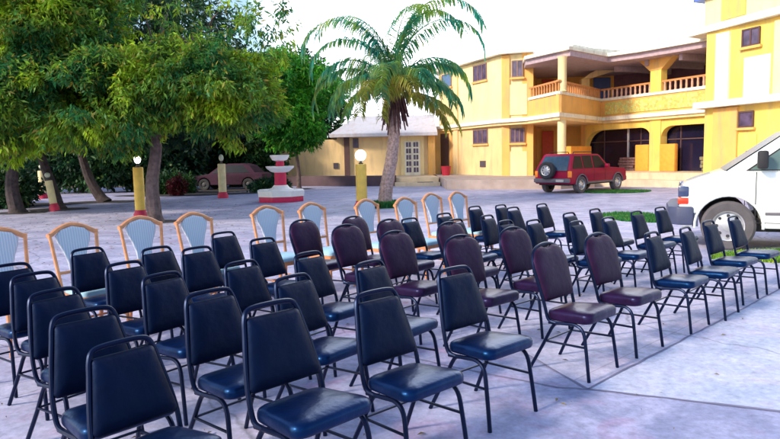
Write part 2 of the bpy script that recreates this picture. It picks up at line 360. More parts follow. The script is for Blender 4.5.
def window(P, Q, xa, xb, ya, yb, off=.02, glass='window_glass', n=3, sill=True, fr='frame_brown', rows=0):
    l = math.dist(P, Q); ux, uy = (Q[0] - P[0]) / l, (Q[1] - P[1]) / l; xm = (xa + xb) / 2
    sa, sb = sorted((onwall(xa, ya, P, Q)[0], onwall(xb, ya, P, Q)[0])); z1, z0 = onwall(xm, ya, P, Q)[1], onwall(xm, yb, P, Q)[1]
    pt = lambda s: (P[0] + ux * s, P[1] + uy * s)
    f = MB(); t = .06
    f.obox(pt(sa), pt(sb), .05, z0, z0 + t, off + .03).obox(pt(sa), pt(sb), .05, z1 - t, z1, off + .03)
    for k in range(n + 1):
        s0 = sa + (sb - sa - t) * k / n; f.obox(pt(s0), pt(s0 + t), .05, z0 + t, z1 - t, off + .03)
    for k in range(1, rows + 1):
        zz = z0 + (z1 - z0) * k / (rows + 1); f.obox(pt(sa + t), pt(sb - t), .03, zz - .02, zz + .02, off + .025)
    w_ = part(f, 'window', fr)
    part(MB().obox(pt(sa + .01), pt(sb - .01), .03, z0 + .01, z1 - .01, off + .004), 'pane', glass, w_)
    if sill: part(MB().obox(pt(sa - .08), pt(sb + .08), .1, z0 - .1, z0 - .003, off + .08), 'sill', 'wall_orange', w_)
window(A1, P1, 473.5, 487, 64.5, 81, n=3)
window(A1, P1, 473.5, 488, 129.5, 144, n=3)
window(A1, P1, 443, 452.5, 74, 87.5, .08, 'blue_glass', n=1)
window(P1, P2, 512, 523.5, 60.5, 77.5, .1, n=2)
window(P1, P2, 510.5, 525, 128, 143, .1, n=3)
# vent
l_ = math.dist(A1, P1); sv = onwall(483, 164, A1, P1)
part(MB().obox((A1[0] + (P1[0] - A1[0]) * (sv[0] - .3) / l_, A1[1] + (P1[1] - A1[1]) * (sv[0] - .3) / l_), (A1[0] + (P1[0] - A1[0]) * (sv[0] + .3) / l_, A1[1] + (P1[1] - A1[1]) * (sv[0] + .3) / l_), .04, sv[1] - .18, sv[1] + .18, .03), 'vent_grille', 'vent')
# entrance recess doorway
part(strip(MB(), A1, P1, 442, 450, Fz, 3.0, .10, .05), 'doorway', 'dark_wood')
# slab band and left roof edge
Bn = [(3.0, 41.3), (5.95, 34.3), (7.15, 32.85), (7.93, 29.6), (11.6, 34.55), (14.5, 28.2)]
inner = [(20, 30), (19, 40), (3.5, 42.5)]
part(MB().prism(Bn + inner, SL, SL + .20), 'slab_band', 'trim_white')
part(MB().prism([(x + .05, y + .12) for x, y in Bn] + inner, SL - .14, SL - .003), 'slab_beam', 'wall_peach')
part(MB().prism([(2.85, 41.3), (5.95, 34.2), (7.6, 33.6), (9.2, 38.8), (3.5, 43)], RT - .1, RT + .12), 'roof', 'trim_white')
# balcony parapet, cap, rail and balusters
BP = [(7.32, 33.2), (8.0, 29.95), (11.62, 34.9), (14.62, 28.45)]
def runs(mb, pts, t, z0, z1, off):
    for a, b in zip(pts[:-1], pts[1:]): mb.obox(a, b, t, z0, z1, off)
    return mb
part(runs(MB(), BP, .14, SL + .203, 4.36, 0), 'balcony_parapet', 'wall_orange')
part(runs(MB(), BP, .24, 4.363, 4.5, .06), 'parapet_cap', 'trim_white')
part(runs(MB(), BP, .12, 4.93, 5.02, .0), 'handrail', 'baluster')
ms = MB(); u_ = (.42, -.907)
a_ = (BP[2][0] + u_[0] * .35, BP[2][1] + u_[1] * .35); b2_ = (BP[3][0] - u_[0] * .15, BP[3][1] - u_[1] * .15)
part(ms.obox(a_, b2_, .03, 3.62, 4.25, .05), 'mosaic_panel', 'mosaic')
for i, (a, b) in enumerate(zip(BP[:-1], BP[1:])):
    n = int(math.dist(a, b) / .30)
    for k in range(n):
        t = (k + .6) / n; x, y = a[0] + (b[0] - a[0]) * t, a[1] + (b[1] - a[1]) * t; dx, dy = (b[1] - a[1]) / math.dist(a, b), -(b[0] - a[0]) / math.dist(a, b)
        part(MB().lathe([(.06, 4.5), (.06, 4.55), (.045, 4.58), (.058, 4.68), (.045, 4.86), (.06, 4.89), (.06, 4.93)], x - dx * .06, y - dy * .06, 8), 'baluster', 'baluster' if i < 2 else 'baluster_pale')
# balcony roof
RP = [(6.95, 32.6), (8.4, 29.75), (11.0, 32.2), (12.15, 30.9), (14.15, 27.75)]
part(MB().prism(RP + [(20, 29), (19, 39), (8, 39)], 6.36, 6.52), 'balcony_roof', 'trim_white')
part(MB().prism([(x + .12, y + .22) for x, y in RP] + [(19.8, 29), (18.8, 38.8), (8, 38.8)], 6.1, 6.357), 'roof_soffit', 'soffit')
part(MB().prism([(9.2, 31.9), (10.6, 33.2), (16, 36), (9, 36)], 6.53, 6.95), 'roof_parapet', 'trim_white')
bm_ = MB()
for t in (.15, .45, .75): 
    x, y = 11.6 + 2.8 * t, 34.6 - 6.3 * t; bm_.obox((x, y), (x + 3.6, y + 1.7), .2, 5.8, 6.097)
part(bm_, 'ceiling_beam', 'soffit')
# columns
part(MB().lathe([(.2, 0), (.2, 3.15), (.24, 3.16)], 8.2, 30.15, 20), 'column', 'wall_cream')
part(MB().lathe([(.24, 4.5), (.2, 4.55), (.2, 6.0), (.24, 6.098)], 8.22, 30.2, 20), 'column', 'wall_cream')
# arcade wall with two flat arches
AP, AQ = (11.05, 36.35), (14.62, 28.6)
la = math.dist(AP, AQ); ua = ((AQ[0] - AP[0]) / la, (AQ[1] - AP[1]) / la); na = (ua[1], -ua[0])
def apt(s, off=0): return (AP[0] + ua[0] * s + na[0] * off, AP[1] + ua[1] * s + na[1] * off)
def arch_bay(s0, s1, zt, rad_l, rad_r, ztop, name, m):
    """spandrel above an opening from s0 to s1 with rounded upper corners"""
    prof = []
    for k in range(9):
        a = math.pi / 2 * k / 8; prof.append((s0 + rad_l * 1.3 * (1 - math.cos(a)), zt - rad_l * (1 - math.sin(a))))
    for k in range(9):
        a = math.pi / 2 * k / 8; prof.append((s1 - rad_r * 1.3 * (1 - math.sin(a)), zt - rad_r * (1 - math.cos(a))))
    n = len(prof); fr = []; bk = []
    vs = []
    for off in (0, -.35):
        for s, z in prof: x, y = apt(s, off); vs.append((x, y, z))
        for s, z in prof: x, y = apt(s, off); vs.append((x, y, ztop))
    fs = []
    for k in range(n - 1):
        fs += [(k, k + 1, n + k + 1, n + k), (2 * n + k + 1, 2 * n + k, 3 * n + k, 3 * n + k + 1), (k + 1, k, 2 * n + k, 2 * n + k + 1)]
    fs += [(n - 1, 2 * n - 1, 4 * n - 1, 3 * n - 1), (n, 0, 2 * n, 3 * n)]
    part(MB().add(vs, fs), name, m)
sx = [onwall(x, 150, AP, AQ)[0] for x in (585, 650, 661, 724)]
arch_bay(sx[0], sx[1], 2.82, .95, .5, SL - .145, 'arch', 'wall_yellow')
arch_bay(sx[2], sx[3], 2.82, .5, .05, SL - .145, 'arch', 'wall_yellow')
part(MB().obox(apt(sx[1]), apt(sx[2]), .45, 0, SL - .143, .06), 'pillar', 'wall_yellow')
part(MB().obox(apt(sx[3]), apt(la + .2), .35, 0, SL - .145), 'wall', 'wall_orange')
part(MB().obox(apt(-.1), apt(sx[0]), .35, 0, SL - .145), 'wall', 'wall_orange')
# glass screens
def screen(s0, s1, mulls):
    d = part(MB().obox(apt(s0 - .55, -.5), apt(s1 + .3, -.5), .03, .5, 3.14), 'glass_screen', 'dark_glass')
    f = MB()
    for s in mulls: f.obox(apt(s - .05, -.44), apt(s + .05, -.44), .06, .63, 2.9)
    part(f, 'mullion', 'frame_pale', d)
    f = MB()
    for s in [s0 + (s1 - s0) * q for q in (.22, .78)]: f.obox(apt(s - .025, -.45), apt(s + .025, -.45), .05, .64, 2.9)
    f.obox(apt(s0, -.45), apt(s1, -.45), .04, 2.15, 2.2)
    part(f, 'glazing_bar', 'dark_wood', d)
screen(sx[0], sx[1], [onwall(618, 150, AP, AQ)[0] + .25]); screen(sx[2], sx[3], [onwall(705, 150, AP, AQ)[0] + .2])
# half walls beside the pillar
for xa, xb in ((636.5, 650), (661, 676.5)):
    s0, s1 = onwall(xa, 150, AP, AQ)[0], onwall(xb, 150, AP, AQ)[0]
    part(MB().obox(apt(s0 + .01), apt(s1 - .01), .25, .63, 1.95, .12), 'half_wall', 'half_wall_orange', bevel=.04)
s0 = onwall(580, 150, BP[1], BP[2])
part(MB().obox((9.2, 32.1), (10.9, 34.2), .25, Fz, 1.95), 'half_wall', 'half_wall_orange')
# upper pillar with V capital and back pillar with bracket
s0, s1 = onwall(651.8, 80, AP, AQ)[0], onwall(664, 80, AP, AQ)[0]; sm = (s0 + s1) / 2
part(MB().obox(apt(sm - .33, .15), apt(sm + .33, .15), .4, 4.5, 5.55), 'pillar', 'wall_yellow')
def quad_prism(prof, t, off): 
    n = len(prof); vs = [(*apt(s, off), z) for s, z in prof] + [(*apt(s, off - t), z) for s, z in prof]
    return MB().add(vs, [tuple(range(n)), tuple(range(2 * n - 1, n - 1, -1))] + [(i, n + i, n + (i + 1) % n, (i + 1) % n) for i in range(n)])
part(quad_prism([(sm - .36, 5.553), (sm + .36, 5.553), (sm + 1.15, 6.2), (sm + 1.15, 6.3), (sm - 1.15, 6.3), (sm - 1.15, 6.2)], .44, .17), 'pillar_capital', 'wall_orange')
part(MB().obox(apt(sm - .8, .5), apt(sm + .8, .5), .5, 6.3, 6.62), 'roof_beam_end', 'trim_white')
part(MB().obox((10.85, 35.9), (11.3, 35.9), .4, 4.5, 5.7), 'pillar', 'wall_peach')
part(MB().add([(10.85, 35.88, 5.7), (11.3, 35.88, 5.7), (12.7, 35.88, 6.1), (12.2, 35.88, 6.3), (11.7, 35.88, 6.2), (11.2, 35.88, 5.95),
               (10.85, 35.5, 5.7), (11.3, 35.5, 5.7), (12.7, 35.5, 6.1), (12.2, 35.5, 6.3), (11.7, 35.5, 6.2), (11.2, 35.5, 5.95)],
              [(0, 1, 2, 3, 4, 5), (11, 10, 9, 8, 7, 6)] + [(i, (i + 1) % 6, 6 + (i + 1) % 6, 6 + i) for i in range(6)]), 'pillar_bracket', 'wall_peach')
# doors in the recess
for z0, z1 in ((Fz, 2.95), (3.7, 5.85)):
    sA, sB = onwall(541.5, 150, P2, BK)[0], onwall(545.5, 150, P2, BK)[0]
part(MB().box(9.25, 9.68 + .25, 38.3, 38.36, Fz, 2.95), 'door', 'red_door')
part(MB().box(9.25, 9.68 + .25, 38.3, 38.36, 3.8, 6.0), 'door', 'red_door')
part(MB().box(12.2, 13.2, 38.0, 38.06, 3.8, 6.0), 'door', 'bluemetal')
# terrace and steps
part(MB().prism([(2.72, 29.9), (7.7, 28.4), (9.5, 29.3), (9.5, 38), (2.9, 41)], .001, Fz), 'terrace', 'step_tan')
part(MB().prism([(9.503, 31.0), (12.1, 29.3), (14.9, 25.2), (18, 27), (18, 38), (9.503, 38.2)], .001, .63), 'terrace', 'step')
part(MB().prism([(8.9, 30.4), (11.9, 28.6), (14.6, 24.6), (15.1, 25.0), (12.1, 29.28), (9.48, 30.9)], .001, .32), 'step', 'step')
# right block
Q0, Q1 = (13.35, 26.95), (15.6, 20.4)
lb = math.dist(Q0, Q1); ub = ((Q1[0] - Q0[0]) / lb, (Q1[1] - Q0[1]) / lb)
blk = [Q0, Q1, (22, 22.5), (20, 31), (14.6, 28.55)]
part(MB().prism(blk, 0, 6.45), 'wall', 'wall_yellow')
part(strip(MB(), Q0, Q1, 714.5, 727.5, 3.63, 6.3, .1, .1), 'pilaster', 'trim_white')
part(strip(MB(), Q0, Q1, 742, 768, 3.63, 5.15, .05, .05), 'window_apron', 'trim_white')
part(strip(MB(), Q0, Q1, 771, 840, 3.63, 6.3, .06, .06), 'wall_panel', 'wall_cream')
part(strip(MB(), Q0, Q1, 714, 738, 0, SL - .01, .12, .12), 'pilaster', 'wall_orange')
part(strip(MB(), Q0, Q1, 738.5, 757, .0, 2.2, .05, .05), 'window_apron', 'wall_yellow')
window(Q0, Q1, 743.5, 761.5, 28, 46, .06, n=2, fr='dark_wood')
window(Q0, Q1, 740, 755, 111, 127.5, .06, n=1, fr='dark_wood')
part(MB().prism([(12.85, 27.0), (15.2, 20.2), (22.2, 22.2), (20.2, 31.2), (14.5, 28.2)], SL + .04, SL + .30), 'slab_band', 'trim_white')
part(MB().prism([(12.95, 27.9), (15.15, 20.0), (22.4, 22.2), (20.4, 31.4), (14.3, 28.6)], 6.453, 6.72), 'roof', 'trim_white')
part(MB().prism([(13.6, 27.7), (15.7, 20.4), (22, 22.3), (20, 31)], 6.723, 7.95), 'upper_wall', 'wall_cream')
part(MB().prism([(13.3, 28.1), (15.5, 20.0), (22.4, 22.1), (20.4, 31.4)], 7.953, 8.12), 'upper_roof', 'bluemetal')
part(MB().obox((13.87, 26.8), (14.2, 25.6), .1, 6.9, 7.9, .04), 'roof_post', 'wall_orange')
# bundles seen behind the glass, standing on the terrace
mat('bundle', (.22, .19, .12), .9, var=.35, scale=9)
mat('bundle_pink', (.22, .12, .12), .9, var=.35, scale=9)
def pile(name, s, m, lab, w_=.5, h=.5, z=.63, n=4):
    rnd = random.Random(s); x, y = apt(s, -.12); e = MB()
    for k in range(n):
        q = w_ * rnd.uniform(.75, 1); zz = z + .005 + k * h / n; o_ = rnd.uniform(-.06, .06)
        a, b = apt(s - q + o_, -.02), apt(s + q + o_, -.02); e.obox(a, b, .3, zz, zz + h / n - .02)
    o = e.build(name, m, bevel=.02); tag(o, lab, 'bundle')
pile('cloth_pile', onwall(626, 150, AP, AQ)[0], 'bundle_pink', 'dull pinkish pile behind the red car in the left arch', .6, .7, n=5)
pile('cloth_pile', onwall(709, 150, AP, AQ)[0], 'bundle', 'pale yellowish pile inside the right arch by the mullion', .5, .7, n=4)

# left single-storey wing
W = empty('side_wing', (0, 41, 0), label='low peach wing with white hip roof and white glazed double door', cat='building')
def wpart(mb, name, m, **k): o = mb.build(name, m, W, **k); o.location = -W.location; return o
WL, WR = (-9.5, 39.6), (3.0, 39.6)
wpart(MB().obox(WL, (-3.2, 39.6), .3, 0, 2.75), 'wall', 'wall_peach')
wpart(MB().obox((-3.2, 39.6), (2.9, 39.6), .3, 0, 3.05), 'wall', 'wall_peach')
wpart(MB().box(.75, 2.2, 39.5, 39.598, Fz, 3.0), 'wall_panel', 'wall_cream')
wpart(MB().box(2.45, 2.85, 39.3, 39.597, Fz, 3.05), 'pilaster', 'wall_orange')
wpart(MB().add([(-3.6, 38.9, 3.05), (3.0, 38.9, 3.05), (3.0, 45, 3.05), (-3.6, 45, 3.05), (-2.0, 42, 4.3), (3.0, 42, 4.3)], [(0, 1, 5, 4), (1, 2, 5), (2, 3, 4, 5), (3, 0, 4)]), 'roof', 'roof_white', smooth=False)
wpart(MB().box(-3.6, 3.0, 38.85, 45, 2.86, 3.047), 'fascia', 'roof_white')
wpart(MB().box(-2.75, -2.42, 39.4, 39.597, Fz, 2.85), 'drain_pillar', 'dark_wood')
wpart(MB().box(-2.2, -1.85, 39.53, 39.597, 2.2, 2.8), 'window', 'window_glass')
wpart(MB().box(-3.45, -3.15, 39.53, 39.597, .95, 1.3), 'vent_grille', 'vent')
dr = wpart(MB().box(1.0, 1.95, 39.42, 39.497, Fz, 2.55), 'door', 'trim_white')
for c_ in range(2):
    f = MB()
    for k in range(5):
        x0 = 1.09 + c_ * .45; z0 = Fz + .18 + k * .39; f.box(x0, x0 + .13, 39.395, 39.417, z0, z0 + .29).box(x0 + .17, x0 + .30, 39.395, 39.417, z0, z0 + .29)
    f.build('door_panes', 'window_glass', dr)
tw = MB().prism([(.35, 35.2), (2.70, 34.6), (2.70, 39.4), (.35, 39.4)], .001, Fz).build('entrance_platform', 'step', None); tag(tw, 'pale raised platform in front of the white glazed double door', 'platform')
tw = MB().prism([(.3, 34.1), (2.70, 33.5), (2.70, 34.58), (.3, 35.18)], .001, .2).build('entrance_step', 'step', None); tag(tw, 'low pale step below the raised entrance platform', 'step')
m_ = gz(424, 181.5, .2); mat('mat_dark', (.05, .05, .06), .95)
o = MB().box(m_.x - .42, m_.x + .42, 33.95, 34.45, .203, .215).build('doormat', 'mat_dark'); tag(o, 'dark doormat lying on the pale entrance step', 'doormat')
# red planter in doorway
o = MB().lathe([(.22, Fz), (.3, Fz + .5), (.32, Fz + .55), (.26, Fz + .55), (.22, Fz + .3)], 3.35, 37.3, 16).build('planter', mat('red_pot', (.45, .02, .05), .5)); tag(o, 'dark red tub standing by the dark doorway', 'planter')
# low retaining wall
lw = MB().obox((-7.6, 38.4), (.28, 34.9), .3, 0, .58).build('retaining_wall', 'low_wall', bevel=.02); tag(lw, 'low brownish retaining wall running behind the fountain to the palm', 'low wall')

# ------------------------------------------------------------ trees
def leafcloud(name, m, ells, n, ll, lw_, parent, seed, droop=.7, per=8, shell=.55, zmin=.2, thin=None):
    """leaf-sized quads in drooping sprays scattered through the crown's volume"""
    rg = np.random.default_rng(seed); wts = np.array([e[6] * (e[3] * e[4] + e[4] * e[5] + e[3] * e[5]) for e in ells]); wts = wts / wts.sum()
    nc = n // per; idx = rg.choice(len(ells), nc, p=wts); E = np.array([e[:6] for e in ells])[idx]
    d = rg.normal(size=(nc, 3)); d /= np.linalg.norm(d, axis=1)[:, None]
    rad = shell + (1 - shell) * rg.random(nc) ** .7
    nse = np.array([noise.noise(Vector(q) * 2.3 + Vector((int(i) * 9.1, seed, 0))) for q, i in zip(d, idx)]); rad *= 1 + .42 * nse
    c = E[:, :3] + d * E[:, 3:6] * rad[:, None]
    keep = c[:, 2] > zmin; gap = np.array([noise.noise(Vector(q) * 1.1 + Vector((seed, 0, 3))) for q in c]) > -.27
    if thin: keep &= ~((c[:, 2] > thin[0]) & (c[:, 0] > thin[1]) & (np.array([noise.noise(Vector(q) * 1.7 + Vector((5, seed, 0))) for q in c]) < thin[2]))
    c, d = c[keep & gap], d[keep & gap]; nc = len(c)
    c = np.repeat(c, per, 0); d = np.repeat(d, per, 0); k = len(c)
    v = rg.normal(size=(k, 3)); v /= np.linalg.norm(v, axis=1)[:, None]
    dr_ = d * .55 + v * .8 + np.array([0, 0, -droop]); dr_ /= np.linalg.norm(dr_, axis=1)[:, None]
    s = np.cross(dr_, rg.normal(size=(k, 3))); s /= np.linalg.norm(s, axis=1)[:, None]
    L_ = ll * rg.uniform(.6, 1.25, (k, 1)); W_ = lw_ * rg.uniform(.7, 1.2, (k, 1)); b = c + dr_ * L_ * .1 + rg.normal(size=(k, 3)) * ll * .25
    nrm = np.cross(dr_, s)
    p = np.stack([b, b + dr_ * L_ * .45 + s * W_ * .5, b + dr_ * L_ + nrm * L_ * -.1, b + dr_ * L_ * .45 - s * W_ * .5], 1).reshape(-1, 3)
    me = bpy.data.meshes.new(name); me.vertices.add(4 * k); me.vertices.foreach_set('co', p.ravel())
    me.loops.add(4 * k); me.loops.foreach_set('vertex_index', np.arange(4 * k)); me.polygons.add(k)
    me.polygons.foreach_set('loop_start', np.arange(k) * 4); me.polygons.foreach_set('loop_total', np.full(k, 4)); me.update()
    me.materials.append(m); o = bpy.data.objects.new(name, me); C.objects.link(o)
    if parent: o.parent = parent; o.location = -parent.location
    return o
mat('bark', (.13, .09, .09), .95, var=.35, scale=9, bump=.6, bscale=25)
mat('bark_dark', (.06, .045, .05), .95, var=.35, scale=9, bump=.6, bscale=25)
LM = [leafmat('mango_leaf', (.03, .17, .05), (.32, .50, .02), (.38, .28, .04), .9, .5),
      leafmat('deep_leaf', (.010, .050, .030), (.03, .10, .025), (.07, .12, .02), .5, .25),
      leafmat('bright_leaf', (.03, .22, .025), (.10, .44, .03), (.24, .40, .03), .6, .45)]
def tree(base, trunk, limbs, ells, n, ll, lw_, lm, label, seed, tr=.2, bark='bark', **k):
    e = empty('broadleaf_tree', (base[0], base[1], 0), label=label, cat='tree', group='trees round the courtyard')
    rnd = random.Random(seed); mb = MB()
    pts = curve([(base[0], base[1], -.05), *trunk], 5); m = len(pts)
    mb.tube(pts, [tr * (1.35 if i == 0 else 1 - .45 * i / m) for i in range(m)], 10)
    top = Vector(trunk[-1])
    for q in limbs:
        mid = (top + Vector(q)) / 2 + Vector((rnd.uniform(-.4, .4), rnd.uniform(-.3, .3), .35)); pp = curve([top - Vector((0, 0, .2)), mid, q], 5); mm = len(pp)
        mb.tube(pp, [tr * .55 * (1 - .8 * i / mm) for i in range(mm)], 7)
        for _ in range(3):
            a = pp[rnd.randint(3, mm - 1)]; b = a + Vector((rnd.uniform(-1, 1), rnd.uniform(-1, 1), rnd.uniform(.1, 1.1)))
            mb.tube([a, (a + b) / 2 + Vector((0, 0, .1)), b], [tr * .2, tr * .14, tr * .05], 5)
    o = mb.build('trunk', bark, e); o.location = -e.location
    leafcloud('crown', lm, ells, n, ll, lw_, e, seed, **k)
    return e
G = 16.9
tree((-6.29, G), [(-6.32, G, 1.0), (-6.15, G, 2.0), (-6.2, G + .1, 2.9)], [(-4.2, 16.6, 4.2), (-8.3, 16.6, 4.4), (-6, 17.8, 5.6), (-7.2, 15.8, 4.2), (-4.6, 17.6, 5.2), (-9.4, 16.6, 4.6)],
     [(-5.0, 16.7, 3.65, 1.9, 1.9, 1.2, 1), (-3.95, 16.6, 3.2, 1.15, 1.3, 1.15, .9), (-7.1, 16.2, 3.3, 1.9, 1.8, 1.45, 1), (-8.7, 16.6, 4.7, 2.2, 2, 2.0, 1), (-9.3, 15.9, 3.1, 1.7, 1.5, 1.3, 1),
      (-6.4, 17, 5.4, 2.2, 2, 1.4, .17), (-4.7, 17, 5.5, 1.7, 1.7, 1.3, .10), (-8.8, 17, 6.5, 2.5, 2, 1.4, .8), (-3.3, 16.9, 5.0, 1.1, 1.2, 1.0, .35)],
     185000, .18, .050, LM[0], 'large spreading tree with yellowish leaves beside the lamp pillar at the left', 11, thin=(4.35, -7.2, .14))
tree((-12.4, 21.05), [(-12.5, 21, .9), (-12.3, 21, 2.2)], [(-13.5, 21, 4.2), (-11, 20.6, 4.4), (-12.4, 22, 5.2)],
     [(-12.3, 20.3, 4.6, 2.6, 2, 2.2, 1), (-10.2, 19.6, 3.7, 2, 1.7, 1.5, 1), (-14.5, 20.6, 4.2, 2.4, 2, 2.2, 1), (-12.5, 21, 7, 3.2, 2.2, 1.8, 1), (-13.4, 19, 3.2, 1.8, 1.5, 1.1, 1)],
     110000, .20, .055, LM[0], 'leafy tree at the left edge with a dark trunk', 12, .26, 'bark_dark')
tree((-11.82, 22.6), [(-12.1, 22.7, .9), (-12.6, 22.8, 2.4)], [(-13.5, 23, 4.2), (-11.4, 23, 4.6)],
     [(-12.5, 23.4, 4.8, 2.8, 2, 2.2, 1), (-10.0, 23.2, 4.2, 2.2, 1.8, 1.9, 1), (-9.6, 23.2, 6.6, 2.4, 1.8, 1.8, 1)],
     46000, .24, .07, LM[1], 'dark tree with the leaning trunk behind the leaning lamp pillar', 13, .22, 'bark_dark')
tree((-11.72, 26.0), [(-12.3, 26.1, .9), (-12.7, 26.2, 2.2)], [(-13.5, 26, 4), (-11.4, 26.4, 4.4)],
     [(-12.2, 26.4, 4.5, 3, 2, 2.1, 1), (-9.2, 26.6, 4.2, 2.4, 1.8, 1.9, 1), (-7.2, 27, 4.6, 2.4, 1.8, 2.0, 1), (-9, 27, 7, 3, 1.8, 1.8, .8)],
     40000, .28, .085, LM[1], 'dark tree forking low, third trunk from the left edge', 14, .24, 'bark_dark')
tree((-4.9, 34.4), [(-4.9, 34.4, 1), (-5.0, 34.4, 2)], [(-5.6, 34.4, 3.6), (-4.2, 34.4, 3.6)],
     [(-5.3, 33.6, 3.7, 1.8, 1.5, 1.6, 1), (-4.5, 33.6, 3.0, 1.1, 1.2, .9, 1), (-6.2, 33.4, 4.8, 1.9, 1.5, 1.9, 1), (-4.2, 34.6, 5.4, 1.9, 1.5, 1.4, 1), (-5.8, 34.2, 6.3, 1.7, 1.3, 1.2, 1)],
     44000, .24, .09, LM[2], 'bright green small tree in front of the low peach wing', 15, .13)
xs = [(-22, 36, 5, 3.6), (-17, 35, 5.6, 3.4), (-13.4, 36, 5.2, 3), (-9.6, 39, 5, 3), (-5.6, 43.5, 6.2, 2.9)]
lbs = ['dark dense tree farthest left in the back row', 'dark dense tree second from the left in the back row', 'dark dense tree in the middle of the back row under the canopy',
       'dark dense tree behind the lamp pillar by the fountain', 'dark dense tree directly behind the fountain']
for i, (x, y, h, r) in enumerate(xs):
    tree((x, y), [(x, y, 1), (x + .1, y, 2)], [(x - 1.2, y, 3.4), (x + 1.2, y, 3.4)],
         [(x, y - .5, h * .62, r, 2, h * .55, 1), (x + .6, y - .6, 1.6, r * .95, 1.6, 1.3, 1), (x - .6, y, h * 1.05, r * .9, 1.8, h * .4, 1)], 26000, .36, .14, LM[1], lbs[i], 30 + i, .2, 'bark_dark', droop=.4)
# bushes closing the far left and right background
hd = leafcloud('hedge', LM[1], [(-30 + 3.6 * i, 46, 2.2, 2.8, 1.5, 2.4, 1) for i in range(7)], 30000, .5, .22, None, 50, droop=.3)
tag(hd, 'far belt of dark shrubs beyond the trees at the left', 'shrubs', kind='stuff')

# palm
mat('palm_bark', (.42, .29, .27), .95, var=.4, scale=14, bump=.8, bscale=18)
mat('palm_fibre', (.12, .05, .05), .95, var=.4, scale=10)
PL = leafmat('palm_leaf', (.05, .36, .26), (.32, .48, .08), (.50, .50, .10), 1.2, .65)
PO = leafmat('palm_old_leaf', (.30, .36, .05), (.46, .40, .08), (.40, .26, .08), 1.4, .5)
pm = empty('palm_tree', (-.15, 20.34, 0), label='coconut palm with drooping fronds behind the white globe lamp', cat='palm')
pc = Vector((.22, 20.3, 3.35))
pts = curve([(-.17, 20.34, -.05), (-.1, 20.34, .6), (.1, 20.33, 1.6), (.2, 20.31, 2.5), tuple(pc)], 10)
mb = MB(); mb.tube(pts, [(.23 - .085 * i / len(pts)) * (1 + .05 * (i % 2)) + (.06 if i < 3 else 0) for i in range(len(pts))], 14)
o = mb.build('trunk', 'palm_bark', pm); o.location = -pm.location
mb = MB(); rnd = random.Random(5)
for k in range(60):
    a = rnd.uniform(0, 6.28); r = rnd.uniform(.15, .3); z0 = pc.z + rnd.uniform(-.2, .45); b = Vector((pc.x + r * math.cos(a), pc.y + r * math.sin(a), z0))
    mb.tube([pc + Vector((0, 0, .1)), b, b + Vector((math.cos(a) * .15, math.sin(a) * .15, -rnd.uniform(.3, .95)))], [.05, .045, .02], 5)
o = mb.build('dead_frond_bases', 'palm_fibre', pm); o.location = -pm.location
def frond(az, el, ln, bend, m, seed, ll=.72, pw=1.25):
    rnd = random.Random(seed); n = 46; p = pc + Vector((0, 0, .25)); pts = [p.copy()]; e = el
    for k in range(n):
        t = k / n; e2 = el - bend * t ** pw; st = ln / n
        p = p + Vector((math.cos(e2) * math.sin(az), math.cos(e2) * math.cos(az), math.sin(e2))) * st; pts.append(p.copy())
    mb = MB(); mb.tube(pts[::3] + [pts[-1]], [.028 * (1 - .85 * i / 12) for i in range(len(pts[::3]) + 1)], 5)
    side = Vector((math.cos(az), -math.sin(az), 0))
    for k in range(4, n):
        for sg in (-1, 1):
            for sub in (0, .33, .66):
                t = (k + sub) / n; q = pts[k].lerp(pts[k + 1], sub); d = (pts[k + 1] - pts[k]).normalized()
                L_ = ll * math.sin(min(1, t * 1.25 + .12) * math.pi * .93) ** .6 * rnd.uniform(.8, 1.15) + .08
                dd = (side * sg * rnd.uniform(.65, .95) + d * rnd.uniform(.45, .75) + Vector((0, 0, rnd.uniform(-.35, .1)))).normalized()
                m1 = q + dd * L_ * .45; m2 = m1 + (dd + Vector((0, 0, -1.1))).normalized() * L_ * .32; m3 = m2 + (dd * .4 + Vector((0, 0, -1.1))).normalized() * L_ * .25
                wv = dd.cross(Vector((0, 0, 1))).normalized() * .023; wv = wv.lerp(d * .023, .4)
                mb.add([q - wv * .6, q + wv * .6, m1 + wv, m1 - wv, m2 + wv * .7, m2 - wv * .7, m3], [(0, 1, 2, 3), (3, 2, 4, 5), (5, 4, 6)])
    o = mb.build('frond', m, pm, smooth=False); o.location = -pm.location
fr = [(-86, 80, 5.6, 172, 1.0, 1.8), (-70, 84, 5.2, 150, 1.0, 1.9), (-110, 74, 4.8, 170, .85, 1.5), (-92, 52, 4.9, 150, .85), (-60, 45, 3.9, 130, .85), (-120, 42, 4.0, 135, .85), (-95, 66, 5.2, 175, .9),
      (80, 88, 6.3, 170, 1.05, 1.9), (60, 86, 5.6, 155, 1.0, 1.9), (100, 84, 5.6, 178, 1.0, 1.6), (92, 62, 4.5, 150, .9), (60, 50, 4.0, 135, .85), (88, 35, 3.7, 118, .8), (95, 70, 4.8, 170, .9), (30, 88, 5.6, 120, .95, 1.8), (-25, 80, 5.2, 150, .9),
      (190, 60, 4.2, 160, .9), (150, 52, 4.0, 150, .85), (0, 50, 3.9, 140, .85), (40, 66, 4.4, 150, .9), (-45, 66, 4.4, 155, .9), (-130, 22, 3.2, 100, .8)]
for i, (a, e, l, b, q, *pw) in enumerate(fr): frond(R_(a), R_(e), l * (.86 if pw else .74), R_(b), PL, i, q * .9, *pw)
for i, (a, e, l, b) in enumerate([(-170, 22, 2.8, 100), (100, 5, 2.6, 80), (60, 8, 2.6, 85), (205, 30, 3.0, 110), (165, 36, 3.1, 120)]): frond(R_(a), R_(e), l, R_(b), PO, 50 + i, .7)
